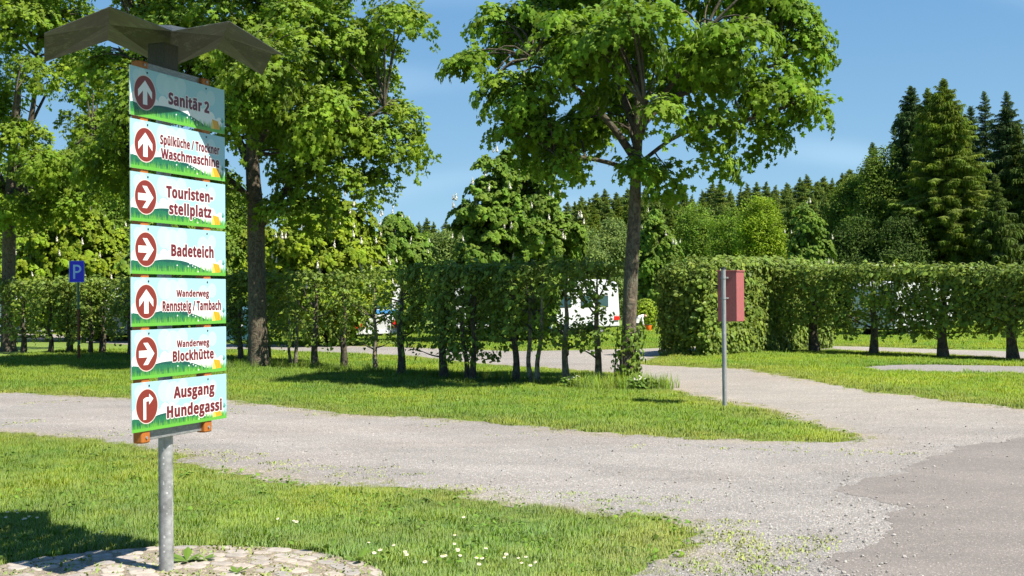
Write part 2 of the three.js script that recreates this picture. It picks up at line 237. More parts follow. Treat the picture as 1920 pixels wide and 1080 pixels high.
function spray(leaf, n, o, seed) {                     // a twig tip: leaves set round a short axis along +z
  const R = rng(seed), list = [];
  for (let k = 0; k < n; k++) {
    const t = (k + 0.5) / n, a = (R() - 0.5) * o.fan, s = o.size * lerp(0.7, 1.2, R()), g = leaf.clone();
    g.applyMatrix4(new THREE.Matrix4().compose(V((R() - 0.5) * o.wide * 0.7 + Math.sin(a) * o.wide * 0.4, (R() - 0.5) * o.deep, (t - 0.3) * o.long), new THREE.Quaternion().setFromEuler(new THREE.Euler(0.25 + (R() - 0.35) * o.tumble + t * 0.25, a, (R() - 0.5) * o.tumble, 'YXZ')), V(s, s, s)));
    list.push(g);
  }
  return mrg(list);
}
function palm(seed) { const R = rng(seed), list = []; for (let q = 0; q < 4; q++) { const cx = (R() - 0.5) * 0.34, cz = (R() - 0.5) * 0.34, cy = (R() - 0.5) * 0.12, a0 = R() * TAU, big = 0.8 + R() * 0.45; for (let k = 0; k < 6; k++) { const a = a0 + (k - 2.5) * 0.82, s = 0.21 * big * (1 - Math.abs(k - 2.5) * 0.12); list.push(LEAF.blade.clone().applyMatrix4(new THREE.Matrix4().compose(V(cx, cy, cz), new THREE.Quaternion().setFromEuler(new THREE.Euler(0.35 + R() * 0.3, a, 0, 'YXZ')), V(s * 2, s, s)))); } } return mrg(list); }
const SPRAY = {
  maple: spray(LEAF.maple, 9, { fan: 4.2, size: 0.118, wide: 0.3, deep: 0.09, long: 0.36, tumble: 0.9 }, 11),
  mapleFar: spray(LEAF.maple, 12, { fan: 4.6, size: 0.136, wide: 0.42, deep: 0.12, long: 0.46, tumble: 0.9 }, 12),
  hedge: spray(LEAF.heart, 6, { fan: 4.6, size: 0.078, wide: 0.17, deep: 0.1, long: 0.2, tumble: 1.7 }, 13),
  small: spray(LEAF.oval, 16, { fan: 5, size: 0.13, wide: 0.55, deep: 0.34, long: 0.6, tumble: 2.2 }, 14),
  palm: palm(15), ivy: spray(LEAF.heart, 5, { fan: 5, size: 0.085, wide: 0.16, deep: 0.05, long: 0.2, tumble: 0.9 }, 16),
};
const upY = V(0, 1, 0);
function basis(pos, up, fwd, s) {                      // matrix with +y along up and +z near fwd
  const y = up.clone().normalize(), x = V().crossVectors(y, fwd); if (x.lengthSq() < 1e-6) x.set(1, 0, 0); x.normalize(); const z = V().crossVectors(x, y);
  return new THREE.Matrix4().makeBasis(x.multiplyScalar(s), y.multiplyScalar(s), z.multiplyScalar(s)).setPosition(pos);
}
function clump(list, c, up, R0, n, R, s = 1) {         // a dome of sprays round c, as on the end of a bough
  const u = V().crossVectors(up, Math.abs(up.y) > 0.9 ? V(1, 0, 0) : upY).normalize(), v = V().crossVectors(up, u), shade = 0.8 + R() * 0.4;
  for (let k = 0; k < n; k++) {
    const a = R() * TAU, r = Math.sqrt(R()), rad = u.clone().multiplyScalar(Math.cos(a)).addScaledVector(v, Math.sin(a));
    const p = c.clone().addScaledVector(rad, r * R0).addScaledVector(up, -r * r * R0 * 0.55 + (R() - 0.5) * R0 * 0.35);
    const nrm = up.clone().addScaledVector(rad, r * 0.75).add(V((R() - 0.5) * 0.9, (R() - 0.1) * 0.5, (R() - 0.5) * 0.9));
    list.push({ m: basis(p, nrm, rad.clone().add(V((R() - 0.5) * 0.8, -0.2, (R() - 0.5) * 0.8)), s * (0.75 + R() * 0.5)), c: shade });
  }
}
const leafTint = (seed, spread = 0.22) => { const R = rng(seed); return (c, i, x) => { const k = (x.c ?? 1) * lerp(1 - spread, 1 + spread, R()), y = (R() - 0.5) * 0.24; return c.setRGB(k * (1 + y), k, k * (1 - y)); }; };
// crown lumps -> clump centres on and in them
function lumpCentres(lumps, gap, R, fill = 0.25) {
  const out = [];
  for (const [c, r] of lumps) {
    const n = Math.max(3, Math.round(4 * Math.PI * ((r.x * r.y + r.y * r.z + r.x * r.z) / 3) / (gap * gap) * (1 + fill)));
    for (let k = 0; k < n; k++) {
      const d = V(R() * 2 - 1, R() * 2 - 1, R() * 2 - 1); if (d.lengthSq() > 1 || d.lengthSq() < 1e-3) { k--; continue; } d.normalize();
      const q = R() < fill ? 0.35 + R() * 0.4 : 0.8 + R() * 0.26, p = c.clone().add(d.clone().multiply(r).multiplyScalar(q));
      if (lumps.some(([c2, r2]) => c2 !== c && p.clone().sub(c2).divide(r2).lengthSq() < 0.42)) continue;
      const up = d.clone().divide(r).normalize().multiplyScalar(0.75).add(V(0, 0.75, 0)).normalize();
      out.push({ p, up });
    }
  }
  return out;
}
function branchesTo(limbs, centres, R, share) {        // each limb with the boughs that grow from it
  const lists = limbs.map(() => []);
  const pts = limbs.map((l) => l.curve.getPoints(14));
  for (const { p } of centres) {
    if (R() > share) continue;
    let best = [1e9]; pts.forEach((q, i) => q.forEach((b, j) => { if (j < 2) return; const d = b.distanceTo(p) + Math.max(0, b.y - p.y) * 0.8; if (d < best[0]) best = [d, i, j, b]; }));
    const b = best[3], mid = b.clone().lerp(p, 0.5).add(V((R() - 0.5) * 0.3, 0.1 + R() * 0.15, (R() - 0.5) * 0.3)), r = clamp(0.012 + best[0] * 0.011, 0.012, 0.045);
    lists[best[1]].push(tube([b, mid, p], [r, r * 0.7, 0.006], 5, 5));
  }
  return lists;
}
function limb(points, r0, r1, n = 9) { const curve = new THREE.CatmullRomCurve3(points, false, 'centripetal'); return { curve, geo: tube(points, [r0, lerp(r0, r1, 0.6), r1], n) }; }

// ------------------------------------------------------------ the big maples
function bigMaple(o) {
  const R = rng(o.seed), base = o.base, t = thing('maple_tree', o.label, 'tree', base, 0, null), L = (p) => p.clone().sub(base);
  const tp = o.trunk.map(([x, y, w]) => [L(at(x, y, o.depth)), w / 2 / LENS * o.depth]);
  tp[0][0].y = -0.05;
  obj('trunk', tube(tp.map((q) => q[0]), tp.map((q) => q[1]), 18, 30), M.bark, t);
  const lumps = o.lumps.map(([x, y, rx, ry, dz, rz]) => { const d = o.depth + dz, k = d / LENS; const m = o.R * (o.trim ?? 0.24); return [L(at(x, y, d)), V(Math.max(0.18, rx * k - m), Math.max(0.16, ry * k - m), Math.max(0.25, (rz ?? rx * k) - m))]; });
  const top = tp[tp.length - 1][0];
  const limbs = o.limbs.map((l) => { const pts = l.pts.map(([x, y, dz]) => L(at(x, y, o.depth + dz))); return limb(pts, l.r, 0.035); });
  const centres = lumpCentres(lumps, o.gap, R, 0.3), subs = branchesTo(limbs, centres, R, 0.75);
  limbs.forEach((l, i) => obj('limb', mrg([l.geo, ...subs[i]]), M.barkDark, t));
  const list = []; for (const c of centres) clump(list, c.p, c.up, o.R * (0.75 + R() * 0.5), Math.round(o.n * (0.7 + R() * 0.6)), R, o.s ?? 1);
  inst('crown', o.spray, o.mat, list, t, leafTint(o.seed + 1));
  return t;
}
const mapleRightBase = G(1173, 728);
bigMaple({
  seed: 101, label: 'tall maple with a bare trunk standing at the right end of the dark hedge', base: mapleRightBase, depth: -mapleRightBase.z, mat: M.mapleA, spray: SPRAY.maple, trim: 0.5, gap: 0.74, R: 0.40, n: 12,
  trunk: [[1173, 735, 36], [1174, 715, 30], [1177, 660, 27], [1180, 600, 26.5], [1184, 500, 26.5], [1189, 420, 24.5], [1192, 330, 20], [1196, 250, 18], [1198, 180, 15]],
  limbs: [
    { r: 0.09, pts: [[1194, 270, 0], [1215, 215, -0.2], [1265, 150, -0.5], [1320, 60, -0.8]] }, { r: 0.09, pts: [[1193, 300, 0], [1150, 240, -0.2], [1085, 170, -0.4], [1000, 110, -0.6]] },
    { r: 0.09, pts: [[1196, 240, 0], [1250, 190, 0.4], [1350, 150, 0.6], [1460, 120, 0.4]] }, { r: 0.08, pts: [[1195, 250, 0], [1160, 160, 0.5], [1120, 60, 0.8], [1080, -60, 1.0]] },
    { r: 0.08, pts: [[1197, 190, 0], [1205, 80, 0.1], [1230, -60, 0], [1240, -180, 0]] }, { r: 0.06, pts: [[1194, 280, 0], [1200, 240, -1], [1210, 200, -2.0]] }, { r: 0.06, pts: [[1194, 280, 0], [1180, 230, 1], [1190, 190, 2.2]] },
    { r: 0.05, pts: [[1193, 320, 0], [1120, 300, -0.1], [1040, 290, -0.3]] }, { r: 0.04, pts: [[1193, 310, 0], [1280, 250, -0.3], [1400, 225, -0.4], [1500, 190, -0.3]] },
  ],
  lumps: [
    [888, 112, 60, 38, -0.3, 0.9], [960, 40, 95, 70, 0.2], [985, 160, 95, 75, -0.6], [1000, 250, 95, 60, -0.2], [1050, 298, 58, 30, -0.3, 0.8], [1085, 230, 90, 70, 0.8], [1080, 90, 120, 100, -1.3], [1090, 20, 130, 110, 1.2],
    [1190, 60, 120, 90, -2.2], [1205, 306, 24, 20, -0.5, 0.35], [1248, 322, 30, 16, -0.2, 0.35], [1150, 190, 80, 60, 1.8], [1235, 205, 50, 42, -1.9], [1345, 220, 75, 40, -0.8], [1300, 130, 100, 80, 1.4], [1350, 80, 120, 90, -1.2],
    [1430, 245, 50, 36, -0.2, 0.7], [1450, 160, 95, 75, -0.3], [1530, 195, 50, 30, -0.1, 0.6], [1500, 90, 72, 70, 0.3], [1490, 20, 72, 60, 0.2], [1400, -40, 130, 90, 0.3], [1250, -110, 160, 110, 0], [1080, -80, 140, 100, 0.2], [1352, 280, 20, 12, -0.4, 0.3],
  ],
});
const mapleLeftBase = G(484, 690);
bigMaple({
  seed: 202, label: 'spreading maple whose forked trunk stands just right of the signboard stack', base: mapleLeftBase, depth: -mapleLeftBase.z, mat: M.mapleB, spray: SPRAY.mapleFar, gap: 0.98, R: 0.54, n: 11,
  trunk: [[484, 697, 50], [484, 675, 40], [483, 600, 34], [481, 500, 32], [480, 430, 33], [479, 390, 30], [474, 320, 26], [474, 250, 22], [480, 150, 17], [490, 40, 10]],
  limbs: [
    { r: 0.16, pts: [[480, 430, 0], [510, 390, -0.2], [555, 335, -0.5], [640, 260, -0.8], [720, 200, -0.8]] }, { r: 0.14, pts: [[476, 330, 0], [440, 250, 0.2], [380, 170, 0.4], [280, 120, 0.4]] },
    { r: 0.13, pts: [[474, 280, 0], [540, 180, 0.3], [600, 80, 0.5], [660, -30, 0.5]] }, { r: 0.1, pts: [[475, 250, 0], [470, 180, -1.5], [480, 120, -3]] }, { r: 0.1, pts: [[475, 250, 0], [480, 160, 1.5], [500, 90, 3]] }, { r: 0.1, pts: [[484, 130, 0], [520, 20, 0], [540, -120, 0]] },
    { r: 0.09, pts: [[478, 380, 0], [420, 330, -0.4], [340, 300, -0.6], [250, 290, -0.6]] },
  ],
  lumps: [
    [750, 35, 60, 45, -0.4, 1.2], [690, 95, 80, 60, 0.2], [740, 215, 50, 40, -0.3, 1.0], [770, 275, 30, 22, -0.2, 0.6], [680, 240, 90, 70, -0.6], [690, 335, 55, 30, -0.3, 0.9], [600, 330, 80, 50, -0.8], [560, 390, 80, 30, -0.4, 1.2], [600, 190, 110, 90, -1.6], [590, 40, 110, 80, -0.8], [520, 120, 110, 90, -2.8],
    [440, 200, 90, 80, -2.4], [400, 60, 110, 80, -1.2], [300, 30, 110, 80, 0.0], [270, 190, 100, 80, -0.8], [220, 290, 80, 50, -0.4], [350, 330, 90, 50, -0.6], [395, 340, 40, 26, -1.2, 0.8], [560, 240, 100, 80, 2.2], [420, 120, 120, 110, 2.6], [650, 150, 100, 90, 1.4], [530, -90, 220, 110, 0], [320, -80, 180, 100, 0.5],
    [280, 330, 70, 60, 1.6], [210, 120, 70, 60, 1.2],
  ],
});
const mapleFarBase = G(16, 659);
bigMaple({
  seed: 303, label: 'maple with a dark trunk at the left edge beside the shaded hedge', base: mapleFarBase, depth: -mapleFarBase.z, mat: M.mapleC, spray: SPRAY.mapleFar, gap: 1.0, R: 0.62, n: 12, s: 1.05, trim: 0.1,
  trunk: [[16, 665, 34], [16, 645, 27], [16, 560, 25], [17, 450, 24], [19, 380, 23], [22, 330, 18], [30, 240, 13], [36, 150, 10]],
  limbs: [{ r: 0.17, pts: [[20, 350, 0], [40, 300, 0.2], [62, 200, 0.3], [70, 90, 0.2], [90, -40, 0]] }, { r: 0.14, pts: [[20, 370, 0], [80, 320, -0.4], [130, 280, -0.6], [170, 250, -0.6]] }, { r: 0.14, pts: [[18, 380, 0], [-20, 280, 0.4], [-60, 150, 0.4]] }, { r: 0.1, pts: [[22, 340, 0], [20, 250, -1.6], [30, 170, -2.8]] }, { r: 0.1, pts: [[22, 330, 0], [60, 230, 1.6], [110, 130, 2.2]] }],
  lumps: [[30, 40, 70, 45, -1.2], [130, 40, 70, 45, 0.6], [60, 130, 45, 34, -1.6], [160, 140, 55, 45, 0.4], [25, 250, 60, 34, -1.8], [100, 300, 80, 34, -1.4], [170, 235, 55, 40, 0.2], [20, 385, 60, 26, -1.4], [120, 370, 60, 28, -0.8], [-60, 160, 90, 80, 0.4], [-70, 330, 80, 60, 0], [40, -60, 150, 60, 0], [-10, 180, 40, 30, 1.8], [190, 330, 40, 28, 0.4]],
});

// ------------------------------------------------------------ trees of the campsite and the wood
function broadleaf(name, label, pos, H, Rw, crownBase, o, group) {
  const R = rng(o.seed), t = thing(name, label, 'tree', pos, 0, group), tr = 0.03 + Rw * 0.055;
  obj('trunk', tube([V(0, -0.1, 0), V(0.05, crownBase * 0.6, 0), V(-0.05, H * 0.55, 0.05), V(0, H * 0.9, 0)], [tr * 1.3, tr, tr * 0.6, 0.02], 10), M[o.bark ?? 'barkDark'], t);
  const lumps = [], hc = (H + crownBase) / 2, hr = (H - crownBase) / 2;
  const prof = o.profile ?? ((u) => Math.sqrt(Math.max(0.05, 1 - (u * 2 - 0.9) ** 2 * 0.8)));
  for (let k = 0; k < o.lumps; k++) { const u = (k + 0.5) / o.lumps, a = k * 2.4 + R(), w = prof(u) * Rw, q = w * (0.35 + R() * 0.25); lumps.push([V(Math.cos(a) * q, crownBase + u * (H - crownBase) * 0.92, Math.sin(a) * q), V(w * 0.62, hr * (0.3 + R() * 0.16), w * 0.62)]); }
  const centres = lumpCentres(lumps, o.gap, R, 0.3), list = [];
  const limbs = lumps.map(([c]) => limb([V(0, Math.max(crownBase * 0.8, c.y - c.length() * 0.12 - 0.8), 0), V(c.x * 0.5, c.y - 0.3, c.z * 0.5), c], tr * 0.45, 0.02, 6));
  const geos = [...limbs.map((l) => l.geo), ...branchesTo(limbs, centres, R, 0.25).flat()];
  obj('branchwork', mrg(geos), M[o.bark ?? 'barkDark'], t);
  for (const c of centres) clump(list, c.p, c.up, o.R * (0.7 + R() * 0.6), Math.round(o.n * (0.7 + R() * 0.6)), R, o.s ?? 1);
  inst('crown', o.spray ?? SPRAY.small, M[o.mat], list, t, leafTint(o.seed + 5));
  return { t, centres };
}
const candleGeo = (() => { const list = []; for (let k = 0; k < 6; k++) list.push(moved(new THREE.SphereGeometry(0.055 * (1 - k * 0.15), 6, 4), Math.sin(k * 2.4) * 0.012, 0.02 + k * 0.042, Math.cos(k * 2.4) * 0.012)); return mrg(list); })();
function chestnut(px, top, half, depth, cb, mat, label, seed, candles, asParts, o = {}) {
  const foot = at(px, 600, depth); foot.y = hill(foot.x, depth);
  const H = at(px, top, depth).y - foot.y, Rw = half / LENS * depth;
  const { t, centres } = broadleaf('chestnut_tree', label, foot, H, Rw, cb, { seed, lumps: o.lumps ?? 13, gap: 0.95, R: 0.62, n: 13, mat, spray: SPRAY.palm, s: 1.05, profile: o.profile });
  const R = rng(seed + 9), list = [];
  const front = centres.filter((c) => c.up.z > -0.3 && c.p.y > cb + 0.2);
  for (let k = 0; k < candles && front.length; k++) { const c = front[Math.floor(R() * front.length)]; const s = 0.7 + R() * 0.4, p = c.p.clone().addScaledVector(c.up, 0.2).add(V((R() - 0.5) * 0.7, R() * 0.1, (R() - 0.5) * 0.7)); list.push(new THREE.Matrix4().compose(p, new THREE.Quaternion().setFromEuler(new THREE.Euler((R() - 0.5) * 0.4, R() * 6, (R() - 0.5) * 0.4)), V(s, s * 1.15, s))); }
  if (asParts) for (const m of list) { const c = obj('flower_candle', candleGeo, M.petal, t); c.applyMatrix4(m); }
  else if (list.length) tag(inst('blossom', candleGeo, M.petal, list, t), null, null, null, 'stuff');
  return t;
}
chestnut(962, 292, 122, 50, 1.4, 'chestnut', 'tall chestnut covered in white flower candles behind the middle of the dark hedge', 401, 85, true, { lumps: 17 });
chestnut(745, 398, 82, 60, 1.2, 'chestnut', 'dark green chestnut left of the tall flowering one, behind the hedge', 402, 60, false);
chestnut(610, 368, 118, 47, 1.0, 'chestnutY', 'yellow-green flowering chestnut directly behind the forked maple', 403, 120, false, { lumps: 16 });
chestnut(130, 385, 120, 56, 1.0, 'chestnutY', 'yellow-green chestnut above the blue parking sign', 404, 90, false, { lumps: 15 });
chestnut(345, 400, 120, 53, 1.0, 'chestnut', 'chestnut mostly hidden behind the signboards', 405, 16, false);
chestnut(1236, 398, 46, 70, 1.3, 'chestnut', 'flowering chestnut just right of the bare maple trunk', 406, 30, false);
chestnut(1520, 391, 62, 66, 0.6, 'chestnut', 'broad conical chestnut above the corner where the right hedges meet', 407, 50, false, { profile: (u) => 1.15 - u * 0.75 });
chestnut(1665, 487, 44, 62, 0.4, 'chestnutY', 'low chestnut top poking over the right hedge before the dark trees', 408, 12, false, { lumps: 6 });
chestnut(470, 420, 70, 62, 0.8, 'chestnutY', 'bright chestnut seen below the left maple fork', 409, 24, false);

const soft = (px, top, half, depth, cb, mat, label, seed, o = {}) => { const foot = at(px, 560, depth); foot.y = hill(foot.x, depth) - 0.1; const H = at(px, top, depth).y - foot.y; return broadleaf(o.name ?? 'deciduous_tree', label, foot, H, half / LENS * depth, cb, { seed, lumps: o.lumps ?? 11, gap: o.gap ?? 1.25, R: 0.85, n: o.n ?? 12, mat, s: o.s ?? 1.5, bark: o.bark, profile: o.profile }).t; };
soft(215, 225, 150, 74, 1.0, 'light', 'tall dense tree filling the background left of the signboards', 514, { lumps: 20, n: 13 });
soft(40, 300, 120, 72, 1.0, 'light', 'broad tree behind the dark maple at the left edge', 515, { lumps: 16, n: 13 });
soft(400, 330, 110, 76, 1.0, 'light', 'tree in the background between the signboards and the forked maple', 516, { lumps: 14, n: 12 });
soft(1428, 377, 42, 100, 1.2, 'lightY', 'bright yellow-green round tree, tallest of the light trees before the spruces', 501, { bark: 'barkPale', lumps: 14 });
soft(1366, 393, 36, 104, 1.0, 'light', 'fresh green tree immediately left of the bright yellow-green one', 502);
soft(1305, 388, 44, 112, 1.0, 'light', 'mid green tree between the fresh green tree and the flowering chestnut', 503);
soft(1148, 418, 48, 92, 1.0, 'pale', 'pale birch behind the bare maple trunk, left side', 504, { bark: 'barkPale' });
soft(1092, 425, 44, 88, 1.0, 'pale', 'pale green birch between tall chestnut and maple trunk', 505, { bark: 'barkPale' });
soft(835, 428, 52, 98, 1.0, 'pale', 'pale green tree in the gap left of the tall chestnut', 506, { bark: 'barkPale' });
soft(795, 440, 40, 120, 1.0, 'light', 'yellowish tree on the slope in the gap below the distant spruces', 507);
soft(1235, 425, 40, 125, 1.0, 'light', 'light tree behind the chestnut right of the maple trunk', 508);
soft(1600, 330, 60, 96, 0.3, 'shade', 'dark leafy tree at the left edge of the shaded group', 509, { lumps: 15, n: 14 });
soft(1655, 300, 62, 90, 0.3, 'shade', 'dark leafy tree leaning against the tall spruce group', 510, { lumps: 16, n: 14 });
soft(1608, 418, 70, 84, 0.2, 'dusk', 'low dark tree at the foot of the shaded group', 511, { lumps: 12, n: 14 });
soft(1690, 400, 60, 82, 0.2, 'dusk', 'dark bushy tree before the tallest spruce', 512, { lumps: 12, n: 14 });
soft(1650, 318, 26, 140, 1, 'light', 'light tree at the right end of the distant spruce line', 513, { lumps: 8 });

// spruces
const bough = (() => {                                  // length 1 along +z: axis, side twigs, hanging twigs
  const R = rng(21), pos = [];
  const quad = (a, b, w, up) => { const d = b.clone().sub(a), s = V().crossVectors(d, up).normalize().multiplyScalar(w); const p = [a.clone().add(s.clone().multiplyScalar(0.7)), a.clone().sub(s.clone().multiplyScalar(0.7)), b.clone().sub(s.clone().multiplyScalar(0.35)), b.clone().add(s.clone().multiplyScalar(0.35))]; for (const k of [0, 1, 2, 0, 2, 3]) pos.push(p[k].x, p[k].y, p[k].z); };
  const axis = (t) => V(0, 0.06 * Math.sin(t * 3) - 0.26 * t * t + 0.1 * t ** 4, t);
  for (let k = 0; k < 6; k++) { quad(axis(k / 6), axis((k + 1) / 6), 0.035, upY); quad(axis(k / 6), axis((k + 1) / 6), 0.03, V(1, 0, 0)); }
  for (let k = 0; k < 17; k++) for (const s of [-1, 1]) { const t = 0.1 + k / 17 * 0.9, a = axis(t), l = (0.36 * (1 - t) + 0.1) * (0.7 + R() * 0.6), b = a.clone().add(V(s * l * 0.8, -0.05 - R() * 0.1, l * 0.65)); quad(a, b, 0.034, V(R() - 0.5, 1, R() - 0.5)); if (R() < 0.75) quad(b.clone().lerp(a, 0.35), b.clone().lerp(a, 0.35).add(V((R() - 0.5) * 0.1, -0.13 - R() * 0.13, (R() - 0.5) * 0.1)), 0.03, V(R() - 0.5, 0.2, R() - 0.5)); if (R() < 0.5) quad(a, a.clone().add(V((R() - 0.5) * 0.08, -0.12 - R() * 0.14, 0.02)), 0.03, V(R() - 0.5, 0.2, R() - 0.5)); }
  return raw(pos);
})();
function spruceParts(H, Rw, o) {
  const R = rng(o.seed), list = [];
  let h = o.h0 ?? 0.3;
  while (h < H - 0.15) {
    const u = h / H, r = Math.max(0.22, Rw * (1 - u) ** (o.pow ?? 0.8) * (0.72 + R() * 0.5)), n = Math.round(o.per ?? 8), a0 = R() * TAU;
    for (let k = 0; k < n; k++) {
      const a = a0 + (k + R() * 0.7) / n * TAU, reach = r * (0.7 + R() * 0.45), e = lerp(-0.22, 0.75, u * u) + (R() - 0.5) * 0.5, f = V(Math.cos(a) * Math.cos(e), Math.sin(e), Math.sin(a) * Math.cos(e)), up = V(-Math.cos(a) * Math.sin(e), Math.cos(e), -Math.sin(a) * Math.sin(e)), most = o.most ?? 1.7, m0 = Math.ceil(reach / (most * 0.7));
      for (let j = 0; j < m0; j++) { const len = Math.min(reach, most) * (0.8 + R() * 0.35), off = Math.max(0, (reach - len) * (m0 > 1 ? j / (m0 - 1) : 0)), m = basis(V(0, h + (R() - 0.5) * 0.3, 0).addScaledVector(f, off), up.clone().add(V((R() - 0.5) * 0.5, 0, (R() - 0.5) * 0.5)), f.clone().add(V((R() - 0.5) * 0.5, 0, (R() - 0.5) * 0.5)), len); if (o.wide) m.multiply(new THREE.Matrix4().makeScale(o.wide, 1, 1)); list.push({ m, c: 0.75 + R() * 0.5 }); }
    }
    h += (o.step ?? 0.42) * (1 - u * 0.5) * (0.8 + R() * 0.4);
  }
  list.push({ m: basis(V(0, H - 0.9, 0), V(0, 0, 1), V(0, 1, 0), 1.0), c: 1 });
  return list;
}
function spruce(px, top, half, depth, mat, label, group, o) {
  const foot = at(px, 555, depth); foot.y = hill(foot.x, depth) - 0.1; const H = at(px, top, depth).y - foot.y, Rw = half / LENS * depth;
  const t = thing('spruce_tree', label, 'tree', foot, 0, group);
  obj('trunk', tube([V(0, 0, 0), V(0, H * 0.5, 0), V(0, H, 0)], [0.1 + H * 0.011, 0.06 + H * 0.006, 0.015], 8), M.barkDark, t);
  inst('crown', bough, M[mat], spruceParts(H, Rw, o), t, leafTint(o.seed + 3, 0.15));
  return t;
}
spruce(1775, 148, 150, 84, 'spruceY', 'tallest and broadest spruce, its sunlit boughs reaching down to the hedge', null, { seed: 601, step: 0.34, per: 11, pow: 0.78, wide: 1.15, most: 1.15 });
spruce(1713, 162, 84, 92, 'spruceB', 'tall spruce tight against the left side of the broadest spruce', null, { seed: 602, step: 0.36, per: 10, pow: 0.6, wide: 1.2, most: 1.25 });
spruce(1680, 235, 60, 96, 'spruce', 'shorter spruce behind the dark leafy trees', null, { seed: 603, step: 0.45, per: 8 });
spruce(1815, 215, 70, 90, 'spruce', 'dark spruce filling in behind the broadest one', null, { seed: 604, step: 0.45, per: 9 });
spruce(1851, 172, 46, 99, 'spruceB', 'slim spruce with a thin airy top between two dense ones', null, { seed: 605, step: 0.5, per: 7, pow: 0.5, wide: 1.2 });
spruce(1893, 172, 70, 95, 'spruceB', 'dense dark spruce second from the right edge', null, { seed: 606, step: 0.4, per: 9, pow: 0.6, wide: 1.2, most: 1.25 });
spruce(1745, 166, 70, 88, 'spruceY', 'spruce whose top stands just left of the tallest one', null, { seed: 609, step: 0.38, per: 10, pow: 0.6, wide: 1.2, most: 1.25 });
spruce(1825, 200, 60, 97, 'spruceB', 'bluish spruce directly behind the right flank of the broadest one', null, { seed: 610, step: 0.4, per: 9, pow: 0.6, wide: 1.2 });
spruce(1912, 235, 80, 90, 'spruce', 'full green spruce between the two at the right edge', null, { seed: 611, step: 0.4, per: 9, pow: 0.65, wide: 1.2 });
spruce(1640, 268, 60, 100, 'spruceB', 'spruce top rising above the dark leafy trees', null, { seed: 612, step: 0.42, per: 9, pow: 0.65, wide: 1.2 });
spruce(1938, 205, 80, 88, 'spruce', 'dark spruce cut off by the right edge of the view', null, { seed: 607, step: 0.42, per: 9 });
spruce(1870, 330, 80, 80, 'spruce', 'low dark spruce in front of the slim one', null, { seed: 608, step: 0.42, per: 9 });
{ // the wooded ridge: one far spruce of each build, then copies
  const protos = [0, 1, 2].map((k) => { const R = rng(620 + k), H = 18, list = spruceParts(H, [4.4, 3.8, 5.0][k], { seed: 640 + k, step: 0.55, per: 9, pow: 0.68, wide: 1.5, most: 2.4 }); const t = new THREE.Group(); obj('trunk', tube([V(0, 0, 0), V(0, 9, 0), V(0, 18, 0)], [0.3, 0.17, 0.02], 6), M.barkDark, t); inst('crown', bough, M[['spruceR', 'spruceY', 'spruceR'][k]], list, t, leafTint(650 + k, 0.15)); return t; });
  const prof = [[700, 425], [780, 414], [860, 408], [960, 395], [1050, 380], [1112, 363], [1165, 352], [1232, 357], [1265, 358], [1300, 357], [1350, 337], [1380, 347], [1420, 341], [1460, 338], [1500, 328], [1550, 331], [1575, 318], [1631, 305], [1700, 300]];
  const topAt = (x) => { for (let k = 1; k < prof.length; k++) if (x <= prof[k][0]) return lerp(prof[k - 1][1], prof[k][1], (x - prof[k - 1][0]) / (prof[k][0] - prof[k - 1][0])); return 300; };
  const R = rng(660);
  const rows = [[700, 1700, 18, 205, -2], [720, 1690, 24, 180, 12], [1080, 1660, 30, 155, 34]];
  for (const [x0, x1, gap, depth, low] of rows) for (let x = x0; x < x1; x += gap * (0.7 + R() * 0.6)) {
    const d = depth + (R() - 0.5) * 16, top = topAt(x) + low + R() * 16 - 2, foot = at(x, 540, d); foot.y = hill(foot.x, d) - 0.3;
    const H = at(x, top, d).y - foot.y; if (H < 4) continue;
    const t = protos[Math.floor(R() * 3)].clone(); t.name = numbered('ridge_spruce'); t.position.copy(foot); t.rotation.y = R() * 6; const s = H / 18; t.scale.set(s * (0.85 + R() * 0.4), s, s * (0.85 + R() * 0.4)); scene.add(t);
    const where = x < 860 ? 'left of the tall flowering chestnut' : x < 1185 ? 'between the tall chestnut and the bare maple trunk' : x < 1428 ? 'between the bare maple trunk and the bright yellow-green tree' : 'right of the bright yellow-green tree';
    tag(t, 'small distant ridge spruce ' + where, 'tree', 'far ridge spruces ' + where);
  }
}

